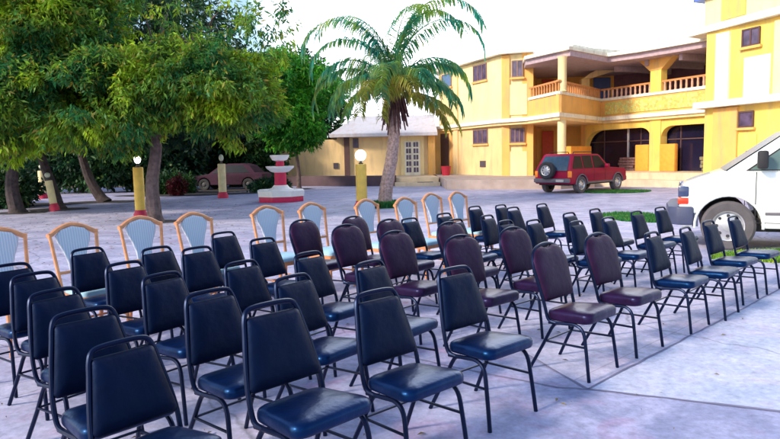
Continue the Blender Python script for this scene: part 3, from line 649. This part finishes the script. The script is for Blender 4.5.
pr_ = MB().lathe([(.52, -.03), (.55, .06), (.5, .12), (.42, .12), (.38, .05), (0.01, .05)], -.15, 20.34, 28).build('planting_ring', mat('ring', (.18, .17, .16), .9)); tag(pr_, 'round planted ring at the foot of the palm', 'planting ring')
f_, b_ = ell(-.15, 20.34, .6, .6); grass(f_, b_, 2600, .2, 'grass_dark', 'grass', 'tuft of green ground cover round the palm foot', 9)

# ------------------------------------------------------------ lamps
mat('pillar_paint', (.80, .52, .10), .7, var=.12, scale=5, bump=.15)
mat('pillar_pale', (.74, .62, .34), .7, var=.15, scale=5)
mat('pillar_red', (.55, .02, .07), .6, var=.2, scale=5)
mat('globe_lit', (.9, .9, .9), .3, emit=((1, .97, .95), 3.2))
mat('globe_pale', (.62, .66, .50), .35)
mat('lamp_black', (.02, .02, .02), .4)
def lamp(x, y, h, w_, body, globe, label, gr=.17, gh=1, tilt=0, halfdark=False, oval=1):
    e = empty('pillar_lamp', (x, y, 0), 0, label, 'lamp', 'pillar lamps in the courtyard')
    r = w_ / 2
    MB().lathe([(r, .21), (r, h - .03), (r * .92, h)], seg=20).build('pillar', body, e)
    MB().lathe([(r * 1.35, 0), (r * 1.35, .14), (r * 1.1, .2), (r * 1.06, .26)], seg=20).build('pillar_base', 'pillar_red', e)
    MB().lathe([(.07, h), (.07, h + .04), (.04, h + .05), (.04, h + .16)], seg=12).build('lamp_neck', 'lamp_black', e)
    prof = [(max(.001, gr * math.sin(math.pi * k / 14)) , h + .1 + gr * oval - gr * oval * math.cos(math.pi * k / 14)) for k in range(15)]
    MB().lathe(prof, seg=24).build('globe', globe, e)
    e.rotation_euler = (0, tilt, 0); return e
lamp(-.87, 19.73, 1.4, .34, 'pillar_paint', 'globe_lit', 'orange-yellow pillar lamp with a large white globe beside the palm', .17)
lamp(-7.05, 17.85, 1.46, .28, 'pillar_paint', 'globe_lit', 'yellow pillar lamp with a small glowing bulb beside the big tree trunk', .09, oval=1.4)
lamp(-7.14, 27.11, 1.46, .33, 'pillar_pale', 'globe_pale', 'pale pillar lamp with a small unlit bulb left of the fountain', .1, oval=1.5)
lamp(-11.45, 21.6, 1.05, .24, 'pillar_pale', 'globe_pale', 'leaning pale pillar lamp against the dark trunks at the far left', .09, tilt=R_(-8))
lamp(-16.2, 29.6, 1.3, .3, 'pillar_pale', 'globe_pale', 'farthest pale pillar lamp half hidden behind the left trunks', .09)

# ------------------------------------------------------------ fountain
mat('fount_white', (.92, .90, .90), .55, var=.04); mat('fount_red', (.62, .01, .09), .5, var=.1)
fc = (-4.15, 24.2); fo = empty('fountain', (*fc, 0), R_(12), 'white and red tiered fountain on a low octagonal base', 'fountain')
R8 = .92
MB().lathe([(R8 * .97, 0), (R8 * .97, .2)], seg=8, phase=R_(22.5)).build('base_red_band', 'fount_red', fo, bevel=.01)
MB().lathe([(R8, .203), (R8 * 1.03, .42), (R8 * .93, .46), (R8 * .90, .40), (R8 * .3, .38)], seg=8, phase=R_(22.5)).build('basin', 'fount_white', fo, ang=20)
MB().lathe([(.5, .384), (.48, .47), (.34, .52), (.26, .62)], seg=24).build('pedestal', 'fount_white', fo)
MB().lathe([(.23, .61), (.22, 1.12)], seg=20).build('lower_column', 'fount_red', fo)
MB().lathe([(.15, 1.08), (.34, 1.13), (.52, 1.27), (.54, 1.34), (.48, 1.34), (.3, 1.22), (.15, 1.2)], seg=32).build('lower_bowl', 'fount_white', fo)
MB().lathe([(.16, 1.19), (.16, 1.56)], seg=20).build('upper_column', 'fount_red', fo)
MB().lathe([(.12, 1.52), (.28, 1.57), (.36, 1.70), (.37, 1.76), (.32, 1.76), (.2, 1.66), (.02, 1.64)], seg=32).build('upper_bowl', 'fount_white', fo)

# ------------------------------------------------------------ vehicles
mat('tyre', (.10, .09, .10), .9, var=.15, bump=.2); mat('tyre_black', (.03, .03, .035), .85)
mat('rim', (.55, .55, .58), .35, .6); mat('rim_dark', (.03, .03, .04), .6)
mat('van_white', (.80, .84, .84), .28, coat=.5, var=.02, scale=1.5)
mat('bumper_dark', (.05, .06, .12), .55); mat('rubber', (.015, .015, .02), .7)
mat('car_glass', (.008, .012, .022), .3, var=.2, spec=.15); mat('rear_glass', (.03, .06, .10), .15, var=.2, spec=.6); mat('windshield_glass', (.12, .20, .30), .25, var=.2, spec=.3); mat('van_glass', (.10, .16, .15), .08, var=.3, scale=2)
mat('lens_dark', (.05, .07, .16), .15); mat('lens_red', (.75, .05, .02), .25); mat('lens_orange', (.85, .25, .03), .25)
mat('suv_red', (.30, .001, .040), .5, coat=0, spec=.25, var=.03); mat('suv_grey', (.13, .12, .15), .5); mat('chrome', (.6, .6, .65), .2, .9)
def wheel(parent, x, y, r, w_, side, tyre='tyre', rim='rim'):
    e = bpy.data.objects.new('wheel', None); C.objects.link(e); e.parent = parent; e.location = (x, y, r)
    if side < 0: e.rotation_euler = (0, 0, math.pi)
    h = w_ / 2
    MB().lathe([(r * .62, -h * .9), (r * .9, -h), (r, -h * .75), (r, h * .75), (r * .9, h), (r * .62, h * .92), (r * .60, h * .5)], seg=36, axis='y', cap=False).build('tyre', tyre, e)
    MB().lathe([(r * .63, h * .80), (r * .60, h * .96), (r * .56, h * .9), (r * .5, h * .5), (r * .42, h * .55), (r * .26, h * .8), (r * .2, h * 1.0), (r * .05, h * 1.05), (.001, h * 1.05)], seg=36, axis='y', cap=False).build('rim', rim, e)
    mb = MB()
    for k in range(8):
        a = 2 * math.pi * k / 8; mb.lathe([(r * .07, h * .45), (r * .07, h * .66)], r * .41 * math.cos(a), r * .41 * math.sin(a), 8, 'y')
    mb.build('rim_slots', 'rim_dark', e); return e
def arch_profile(pts_top, arches, zb, x_front, x_rear, ra):
    """closed side outline with wheel arches, going from rear bottom forward along the bottom then back over the top"""
    p = [(x_rear, zb)]
    for xc, r in sorted(arches):
        cz = ra; dx = math.sqrt(max(0, r * r - (zb - cz) ** 2)); a0 = math.atan2(zb - cz, -dx); a1 = math.atan2(zb - cz, dx)
        if a0 < 0: a0 += 2 * math.pi
        for k in range(15): a = a0 + (a1 - a0) * k / 14; p.append((xc + r * math.cos(a), cz + r * math.sin(a)))
    return p + [(x_front, zb)] + pts_top
def side_extrude(prof, hw, name, m, parent, bevel=.03):
    n = len(prof); vs = [(x, -hw(z), z) for x, z in prof] + [(x, hw(z), z) for x, z in prof]
    return MB().add(vs, [tuple(range(n)), tuple(range(2 * n - 1, n - 1, -1))] + [(i, (i + 1) % n, n + (i + 1) % n, n + i) for i in range(n)]).build(name, m, parent, bevel=bevel, ang=30)
def side_panel(prof, y0, hw, t, name, m, parent, side=1):
    n = len(prof); vs = [(x, side * (hw(z) + .004), z) for x, z in prof] + [(x, side * (hw(z) + t), z) for x, z in prof]
    return MB().add(vs, [tuple(range(n)), tuple(range(2 * n - 1, n - 1, -1))] + [(i, (i + 1) % n, n + (i + 1) % n, n + i) for i in range(n)]).build(name, m, parent, smooth=False)
# white van
van = empty('parked_van', (5.78, 10.87, 0), R_(155), 'white van with dark bumper parked at the right edge behind the chairs', 'van')
VW = lambda z: .985; VG = lambda z: .965 - max(0, z - 1.25) * .2
side_extrude(arch_profile([(.72, .72), (.70, 1.0), (.62, 1.06), (.45, 1.13), (.06, 1.262), (-4.75, 1.262)], [(0, .47), (-3.43, .47)], .36, .70, -4.75, .40), VW, 'body', 'van_white', van, .045)
side_extrude([(-4.75, 1.25), (.05, 1.25), (-.80, 1.87), (-1.05, 2.02), (-1.3, 2.08), (-4.6, 2.1), (-4.72, 2.0)], VG, 'cab', 'van_white', van, .04)
for sd_ in (1, -1):
    side_panel([(-.28, 1.285), (-.90, 1.76), (-1.0, 1.83), (-1.35, 1.86), (-1.45, 1.84), (-1.45, 1.285)], 0, VG, .008, 'side_window', 'van_glass', van, sd_)
    o = side_panel([(-.22, 1.27), (-.92, 1.80), (-1.0, 1.87), (-1.36, 1.90), (-1.5, 1.88), (-1.5, 1.27)], 0, VG, .003, 'window_seal', 'rubber', van, sd_)
    mb = MB()
    for a, b, c, d in ((-.372, -.360, .5, 1.25), (-1.53, -1.518, .45, 1.95), (-1.52, -.37, .452, .462)): mb.box(a, b, sd_ * .984, sd_ * .989, c, d)
    mb.build('door_gap', 'rubber', van)
    MB().box(-1.5, -.5, min(sd_ * .99, sd_ * 1.0), max(sd_ * .99, sd_ * 1.0), .58, .625).build('side_trim', 'suv_grey', van, bevel=.004)
    MB().box(-1.42, -1.27, sd_ * 1.0 - .02, sd_ * 1.0 + .02, 1.08, 1.12).build('door_handle', 'rubber', van, bevel=.008)
    mr_ = MB().box(-.50, -.36, min(sd_ * 1.05, sd_ * 1.25), max(sd_ * 1.05, sd_ * 1.25), 1.30, 1.58).build('mirror', 'rubber', van, bevel=.035)
    MB().tube([(-.42, sd_ * .95, 1.33), (-.43, sd_ * 1.08, 1.36)], .025, 8).build('mirror_arm', 'rubber', mr_)
    hl = MB().box(.565, .735, min(sd_ * .80, sd_ * .995), max(sd_ * .80, sd_ * .995), .85, 1.035).build('headlight', 'lens_dark', van, bevel=.03)
    MB().box(.575, .738, min(sd_ * .80, sd_ * .997), max(sd_ * .80, sd_ * .997), .735, .848).build('turn_signal', 'lens_red', hl, bevel=.02)
    mb = MB(); ap = [(.485 * math.cos(a), sd_ * .983, .40 + .485 * math.sin(a)) for a in [R_(-5 + k * 190 / 16) for k in range(17)]]
    mb.tube(ap, .022, 6).build('wheel_arch_lip', 'van_white', van)
    MB().box(.43, .52, sd_ * .93 - .06, sd_ * .93 + .06, .38, .60).build('valance', 'bumper_dark', van)
MB().box(.71, .735, -.62, .62, .70, 1.0).build('grille', 'rubber', van, bevel=.01)
MB().prism([(.50, -1.03), (.74, -1.03), (.88, -.9), (.93, 0), (.88, .9), (.74, 1.03), (.50, 1.03)], .40, .70).build('bumper', 'bumper_dark', van, bevel=.035)
MB().add([(.055, -.86, 1.275), (.055, .86, 1.275), (-.80, .78, 1.89), (-.80, -.78, 1.89)], [(0, 1, 2, 3)]).build('windshield', 'windshield_glass', van)
MB().box(-4.6, .35, -.8, .8, .30, .5).build('underbody', 'rubber', van)
for x in (0, -3.43):
    for s_ in (1, -1): wheel(van, x, s_ * .86, .395, .24, s_)
# red suv, heading away to the right
SV = empty('parked_suv', (7.66, 25.3, 0), R_(41), 'red four-wheel-drive car with a spare wheel on its back, parked before the hotel', 'car')
# local: +x front, origin under the near rear wheel side; near side is -y
CW = lambda z: .84; CG = lambda z: .82 - max(0, z - 1.0) * .24
body = empty  # keep name free
def shift(o, dy=.80): o.location.y += dy; return o
shift(side_extrude(arch_profile([(3.48, .55), (3.46, .88), (3.35, .97), (2.35, 1.04), (-.78, 1.02), (-.80, .5)], [(0, .40), (2.76, .40)], .40, 3.44, -.78, .37), CW, 'body', 'suv_red', SV, .04))
shift(side_extrude([(-.78, 1.0), (2.22, 1.0), (1.58, 1.56), (1.45, 1.63), (-.30, 1.66), (-.42, 1.62)], CG, 'cabin', 'suv_red', SV, .03))
shift(side_extrude([(-.84, .96), (-.72, .96), (-.335, 1.60), (-.43, 1.60)], lambda z: .70 - max(0, z - 1) * .2, 'rear_window', 'rear_glass', SV, .01))
for s_ in (1, -1):
    for pf in ([(-.62, 1.04), (.12, 1.04), (.12, 1.56), (-.33, 1.56)], [(.2, 1.04), (.85, 1.04), (.85, 1.57), (.2, 1.57)], [(.95, 1.04), (1.95, 1.04), (1.5, 1.50), (1.4, 1.56), (.95, 1.57)]):
        shift(side_panel(pf, 0, CG, .012, 'side_window', 'car_glass', SV, s_))
    shift(MB().box(-.80, -.70, min(s_ * .70, s_ * .845), max(s_ * .70, s_ * .845), .68, .95).build('tail_light', 'lens_orange', SV, bevel=.02))
    shift(MB().box(3.38, 3.49, min(s_ * .55, s_ * .8), max(s_ * .55, s_ * .8), .68, .86).build('headlight', 'chrome', SV, bevel=.02))
    mb = MB()
    for x in (.16, .90, 1.75): mb.box(x - .006, x + .006, s_ * .841 - .004, s_ * .841 + .004, .5, 1.0)
    shift(mb.build('door_gap', 'rubber', SV))
    shift(MB().box(.4, 2.3, s_ * .85 - .02, s_ * .85 + .02, .40, .48).build('sill', 'suv_grey', SV))
    for xc in (0, 2.76):
        shift(MB().tube([(xc + .415 * math.cos(a), s_ * .845, .37 + .415 * math.sin(a)) for a in [R_(k * 180 / 12) for k in range(13)]], .03, 6).build('wheel_arch_flare', 'suv_grey', SV))
    shift(MB().box(1.62, 1.80, s_ * .95 - .08, s_ * .95 + .08, 1.04, 1.2).build('mirror', 'suv_red', SV, bevel=.03))
    shift(MB().tube([(-.2, s_ * .55, 1.66), (-.15, s_ * .55, 1.73), (1.15, s_ * .55, 1.73), (1.2, s_ * .55, 1.66)], .02, 6).build('roof_rail', 'rubber', SV))
shift(MB().box(-.92, -.70, -.82, .82, .46, .64).build('rear_bumper', 'suv_grey', SV, bevel=.04))
shift(MB().box(-.925, -.918, -.60, -.25, .50, .60).build('licence_plate', 'rim', SV))
shift(MB().box(3.42, 3.6, -.8, .8, .42, .62).build('front_bumper', 'suv_grey', SV, bevel=.04))
sp = wheel(SV, -.95, .95, .36, .22, 1, 'tyre_black'); sp.rotation_euler = (0, 0, R_(90)); sp.location.z = .98; sp.name = 'spare_wheel'; SV.scale = (1, 1, .95)
shift(MB().box(-.7, 3.2, -.7, .7, .34, .5).build('underbody', 'rubber', SV))
for x in (0, 2.76):
    for s_ in (1, -1): wheel(SV, x, .80 + s_ * .74, .36, .22, s_)
# cars half hidden in the shade behind the trees
def small_car(loc, rz, m, label):
    e = empty('parked_car', loc, rz, label, 'car', 'cars in the shade behind the trees')
    hw = lambda z: .8; hg = lambda z: .78 - max(0, z - .85) * .35
    side_extrude(arch_profile([(2.05, .6), (1.95, .75), (1.0, .88), (-1.8, .92), (-2.05, .85), (-2.08, .5)], [(1.25, .36), (-1.25, .36)], .28, 2.0, -2.0, .32), hw, 'body', m, e, .04)
    side_extrude([(-1.7, .86), (1.05, .84), (.35, 1.34), (-.1, 1.42), (-.9, 1.41), (-1.3, 1.3)], hg, 'cabin', m, e, .04)
    for s_ in (1, -1):
        side_panel([(-1.35, .93), (.8, .92), (.3, 1.28), (-.1, 1.34), (-.9, 1.33)], 0, hg, .01, 'side_window', 'car_glass', e, s_)
        for x in (1.25, -1.25): wheel(e, x, s_ * .72, .31, .2, s_, 'tyre_black', 'rim_shaded')
    return e
mat('car_wine_shaded', (.09, .004, .015), .7, spec=.2); mat('car_mauve_shaded', (.055, .025, .045), .8, spec=.1); mat('rim_shaded', (.06, .06, .07), .6)  # body and rim colours darkened, the shade under the trees is put into them
small_car((-8.7, 35.0, 0), R_(172), 'car_mauve_shaded', 'mauve car in deep shade behind the trees, between the big trunk and the fountain')
sh = leafcloud('red_shrub', leafmat('crimson_leaf', (.10, .008, .02), (.20, .012, .03), (.05, .08, .02), 2, .3), [(-9.9, 29.6, .42, .42, .35, .42, 1)], 2600, .13, .06, None, 77, droop=.2, zmin=.02)
tag(sh, 'small crimson shrub in shade between the big trunk and the pale pillar lamp', 'shrub')
for i, (x, y, h, w_, lab) in enumerate([(-14.6, 23.5, 1.3, 1.5, 'dark shrub behind the leaning lamp pillar at the far left'), (-17.8, 25.5, 1.5, 1.8, 'dark shrub at the left edge behind the first dark trunk'), (-11.0, 31.5, .9, 1.3, 'low dark shrub left of the crimson shrub'), (-5.9, 31.5, .5, .9, 'low dark shrub behind the left side of the fountain')]):
    tag(leafcloud('shrub', LM[1], [(x, y, h * .5, w_, .8, h * .6, 1)], 9000, .22, .09, None, 80 + i, droop=.3, zmin=.02), lab, 'shrub', 'dark shrubs under the trees')
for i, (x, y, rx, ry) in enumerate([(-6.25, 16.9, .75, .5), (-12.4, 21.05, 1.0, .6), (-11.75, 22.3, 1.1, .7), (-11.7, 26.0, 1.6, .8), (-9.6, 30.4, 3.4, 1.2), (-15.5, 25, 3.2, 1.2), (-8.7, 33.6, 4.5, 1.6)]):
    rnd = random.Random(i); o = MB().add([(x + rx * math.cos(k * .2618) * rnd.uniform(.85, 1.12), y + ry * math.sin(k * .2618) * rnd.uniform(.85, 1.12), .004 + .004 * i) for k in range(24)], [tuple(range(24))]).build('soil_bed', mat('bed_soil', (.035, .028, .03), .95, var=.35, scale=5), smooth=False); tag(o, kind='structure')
# ------------------------------------------------------------ chairs
def vinyl(name, col, rough, tint=(.25, .5, 1, 1)):
    m = mat(name, col, rough, var=.3, scale=7, bump=.3, bscale=11, spec=.4); m.node_tree.nodes['Principled BSDF'].inputs['Specular Tint'].default_value = tint; return m  # tint puts the blue of the sky sheen into the vinyl itself
def stripes(name, c1, c2):
    m = mat(name, c1, .8); t = m.node_tree; b = t.nodes['Principled BSDF']; c = N(t, 'ShaderNodeTexCoord'); wv = N(t, 'ShaderNodeTexWave', bands_direction='X'); wv.inputs['Scale'].default_value = 13; wv.inputs['Distortion'].default_value = .6
    x = N(t, 'ShaderNodeMix', data_type='RGBA'); x.inputs['A'].default_value = (*c1, 1); x.inputs['B'].default_value = (*c2, 1)
    t.links.new(c.outputs['Object'], wv.inputs['Vector']); t.links.new(wv.outputs['Fac'], x.inputs['Factor']); t.links.new(x.outputs['Result'], b.inputs['Base Color'])
stripes('cane_blue', (.42, .50, .64), (.60, .64, .74))
vinyl('vinyl_black', (.001, .003, .014), .55, (.15, .3, .8, 1)); vinyl('vinyl_seat', (.001, .006, .034), .32, (.08, .34, 1, 1)); MAT['vinyl_seat'].node_tree.nodes['Principled BSDF'].inputs['Specular IOR Level'].default_value = .75  # seat is a bluer copy of the vinyl, sky sheen put into its colour
vinyl('vinyl_maroon', (.022, .007, .021), .55, (.5, .3, .9, 1)); vinyl('vinyl_maroon_seat', (.018, .006, .030), .32, (.3, .4, 1, 1))  # same for maroon: seat copy bluer, sky sheen coloured in
mat('chair_tube', (.002, .004, .018), .35, .0, var=.1, spec=.4)
MAT['chair_tube'].node_tree.nodes['Principled BSDF'].inputs['Specular Tint'].default_value = (.3, .45, 1, 1)  # blue sky sheen tinted into the tubes too
mat('chair_wood', (.66, .28, .13), .5, var=.2, scale=12); mat('cane_blue', (.60, .68, .80), .8, var=.12, scale=30)
mat('seat_blue', (.34, .58, .76), .75, var=.1)
def rrect(hx0, hx1, y0, y1, r, n=5):
    """rounded trapezoid outline: half widths hx0 at y0, hx1 at y1"""
    o = []
    for (cx, cy, a0) in ((hx1 - r, y1 - r, 0), (-(hx1 - r), y1 - r, 90), (-(hx0 - r), y0 + r, 180), (hx0 - r, y0 + r, 270)):
        for k in range(n + 1): a = R_(a0 + 90 * k / n); o.append((cx + r * math.cos(a), cy + r * math.sin(a)))
    return o
def pillow(outline, levels, fn):
    """rings of the outline, shrunk by an inset and raised by d: levels = [(inset, d)]"""
    cx = sum(p[0] for p in outline) / len(outline); cy = sum(p[1] for p in outline) / len(outline)
    ex = max(p[0] for p in outline) - cx; ey = max(p[1] for p in outline) - cy; rs = []
    for ins, d in levels: rs.append([fn(cx + (x - cx) * (1 - ins / ex), cy + (y - cy) * (1 - ins / ey), d) for x, y in outline])
    return MB().rings(rs)
def lean(z): return -.115 - (z - .44) * .28 - max(0, z - .5) ** 2 * .06       # back line, y as a function of height
def steel_chair(kind):
    e = empty('stacking_chair', (0, 0, 0)); A = kind == 'A'
    vb, vs = ('vinyl_black', 'vinyl_seat') if A else ('vinyl_maroon', 'vinyl_maroon_seat'); top = .85 if A else .916
    # seat, slightly higher at the front, crowned
    out = rrect(.185, .215, -.135, .24, .06)
    zf = lambda y, d: .372 + (y + .19) * .07 + d
    th = .07 if A else .082
    pillow(out, [(.02, 0), (.004, .008), (0, .02), (0, th - .028), (.006, th - .012), (.02, th - .002), (.06, th + .007), (.12, th + .011), (.17, th + .012)], lambda x, y, d: (x, y, zf(y, d))).build('seat', vs, e, ang=60)
    # legs: front leg and rail are one bent tube, rear leg another
    for s in (-1, 1):
        MB().tube(curve([(s * .215, .235, 0), (s * .205, .205, .22), (s * .198, .18, .34), (s * .192, .12, .383), (s * .19, .02, .378), (s * .19, -.1, .368)], 4), .0125, 8).build('leg', 'chair_tube', e)
        MB().tube(curve([(s * .178, -.02, .372), (s * .18, -.07, .345), (s * .19, -.15, .19), (s * .212, -.245, 0)], 4), .0125, 8).build('leg', 'chair_tube', e)
        MB().tube([(s * .19, -.125, .225), (s * .2, .2, .235)], .008, 6).build('stretcher', 'chair_tube', e)
    MB().tube([(-.19, -.125, .228), (.19, -.125, .228)], .007, 6).build('stretcher', 'chair_tube', e)
    # back hoop
    if A: half = [(.19, -.04, .372), (.197, -.10, .392), (.198, lean(.5), .5), (.183, lean(.62), .62), (.160, lean(.74), .74), (.148, lean(.80), .80), (.128, lean(.836), .838), (.085, lean(top), top), (0, lean(top), top + .003)]
    else: half = [(.19, -.04, .372), (.197, -.10, .392), (.20, lean(.5), .5), (.212, lean(.62), .62), (.222, lean(.74), .74), (.215, lean(.80), .80), (.175, lean(.865), .868), (.10, lean(top - .01), top - .012), (0, lean(top), top)]
    pts = [(-x, y, z) for x, y, z in half] + half[::-1][1:]
    MB().tube(curve(pts, 4), .0125, 8).build('back_frame', 'chair_tube', e)
    # padded back
    if A: o2 = rrect(.195, .144, .500, .812, .024)
    else:
        hp = [(.186, .515), (.196, .525), (.204, .58), (.214, .68), (.224, .76), (.219, .81), (.185, .868), (.13, .895), (.075, .903), (.035, .890)]
        o2 = hp + [(-x, z) for x, z in hp[::-1]]
    lv = [(.05, -.026), (.018, -.022), (.002, -.012), (0, 0), (.002, .014), (.02, .028), (.06, .036), (.1, .038)]
    pillow(o2, lv, lambda x, z, d: (x, lean(z) + .004 + d, z + d * .15)).build('backrest', vb, e, ang=60)
    return e
def wood_chair():
    e = empty('wooden_chair', (0, 0, 0))
    ln = lambda z: -.20 - (z - .44) * .16
    for s in (-1, 1):
        MB().tube(curve([(s * .19, -.25, 0), (s * .185, -.21, .25), (s * .185, ln(.46), .46), (s * .20, ln(.7), .7), (s * .222, ln(.96), .965)], 4), [.019] * 9 + [.017] * 8, 8).build('leg', 'chair_wood', e)
        MB().tube([(s * .21, .215, 0), (s * .20, .20, .25), (s * .20, .20, .41)], [.014, .018, .023], 8).build('leg', 'chair_wood', e)
        MB().tube([(s * .186, -.21, .2), (s * .2, .2, .2)], .01, 6).build('stretcher', 'chair_wood', e)
    MB().tube([(-.195, 0, .2), (.195, 0, .2)], .01, 6).build('stretcher', 'chair_wood', e)
    pr = [(-.235, .945), (-.2, .955), (-.12, 1.0), (0, 1.03), (.12, 1.0), (.2, .955), (.235, .945)]
    MB().tube(curve([(x, ln(z) - (.03 * (1 - (x / .24) ** 2)), z) for x, z in pr], 4), .023, 8).build('crest_rail', 'chair_wood', e)
    MB().tube([(-.192, ln(.6), .6), (0, ln(.6) - .015, .6), (.192, ln(.6), .6)], .015, 8).build('back_rail', 'chair_wood', e)
    o2 = [(-.075, .605), (.075, .605), (.082, .68), (.11, .78), (.15, .87), (.165, .94), (.11, .99), (0, 1.015), (-.11, .99), (-.165, .94), (-.15, .87), (-.11, .78), (-.082, .68)]
    pillow(o2, [(.004, -.012), (0, -.006), (0, .008), (.01, .014), (.03, .016)], lambda x, z, d: (x, ln(z) + d - .012, z)).build('back_panel', 'cane_blue', e, ang=60)
    out = rrect(.195, .225, -.21, .225, .04)
    pillow(out, [(.0, 0), (0, .045)], lambda x, y, d: (x, y, .385 + d)).build('seat_frame', 'chair_wood', e)
    pillow(rrect(.18, .21, -.19, .22, .05), [(0, 0), (0, .03), (.01, .045), (.05, .055), (.12, .058)], lambda x, y, d: (x, y, .431 + d)).build('seat', 'seat_blue', e, ang=60)
    return e
ROWS = [
    [(732,216,41,'A'),(707,220.5,43,'A'),(684,227,45,'A'),(650,232,45,'A'),(595,233,42,'M'),(544,242.5,44,'M'),(453,267,40,'A'),(374,290,43,'A'),(268,302,46,'A'),(119,340,50,'A')],
    [(659,207,42,'A'),(635,211,44,'A'),(607,217,44,'A'),(575,221,45,'A'),(511,227,42,'M'),(458,235,43,'M'),(368,261,50,'A'),(291,275,51,'A'),(207,290,50,'A'),(82,309,48,'A')],
    [(594,208.6,45,'A'),(568,212.5,46,'A'),(532,219.5,48,'A'),(504,220.5,47,'A'),(447,222,49,'M'),(392,231,49,'M'),(307,252,51,'A'),(240,261,51,'A'),(161,273,54,'A'),(52,289.5,57,'A')],
    [(541,203.5,46,'A'),(512,207,46,'A'),(486,215,50,'A'),(454,219,50,'A'),(387,219,52,'M'),(344,224.5,50,'M'),(261,238,52,'A'),(195,247,53,'A'),(123,262,55,'A'),(31,273,58,'A')],
    [(500,204.5,48,'A'),(474,206,46,'A'),(443,213,48,'A'),(408,218,50,'A'),(352,216,52,'M'),(301,219.5,53,'M'),(222,232,54,'A'),(155,247,56,'A'),(86,248,56,'A'),(8,264,54,'A')],
    [(457,194,49,'W'),(431,195.6,49,'W'),(404.5,200,49,'W'),(366,202,50,'W'),(311,205.6,52,'W'),(266,209,48,'W'),(193,216,53,'W'),(139,220,51,'W'),(72,227,54,'W'),(-3,232,58,'W')]]
RN = ['front row', 'second row', 'third row', 'fourth row', 'fifth row', 'wooden row']
ON = ['first', 'second', 'third', 'fourth', 'fifth']
proto = {}
KS = {(0, 0): .965, (0, 1): .97, (0, 2): .975, (0, 3): .985, (0, 6): 1.025, (0, 7): 1.01, (0, 8): 1.055, (0, 9): .97, (1, 0): .97, (1, 1): .97, (1, 2): .975, (1, 3): .98, (1, 8): 1.02, (1, 9): 1.03}   # slight size differences
for ri, row in enumerate(ROWS):
    for ci, (px, py, al, k) in enumerate(row):
        sc = KS.get((ri, ci), 1.0); hT = {'A': .863, 'M': .926, 'W': 1.01}[k] * sc; T = gz(px, py, hT); a = R_(al)
        fx, fy = math.sin(a), -math.cos(a); dT = {'A': .243, 'M': .262, 'W': .30}[k] * sc
        if k not in proto: proto[k] = o = steel_chair(k) if k != 'W' else wood_chair()
        else: o = copy_tree(proto[k])
        o.location = (T.x + fx * dT, T.y + fy * dT, .004); o.rotation_euler = (0, 0, a + math.pi); o.scale = (sc, sc, sc)
        rz = random.Random(ri * 31 + ci); o.rotation_euler.z += rz.uniform(-.03, .03)
        right = ci < 5; pos = ON[ci] + ' from the van end' if right else ON[9 - ci] + ' from the left end'
        if k == 'A': tag(o, 'black chair, %s of the %s of steel-framed chairs' % (pos, RN[ri]), 'chair', 'black steel-framed chairs in rows')
        elif k == 'M': tag(o, 'maroon round-backed chair in the %s, the one %s the van' % (RN[ri], 'nearer' if right else 'farther from'), 'chair', 'maroon round-backed chairs in rows')
        else: tag(o, 'wooden chair with pale blue back panel, %s end of the last row' % ((ON[ci] + ' from the hotel') if right else (ON[9 - ci] + ' from the left')), 'chair', 'wooden chairs in the last row')
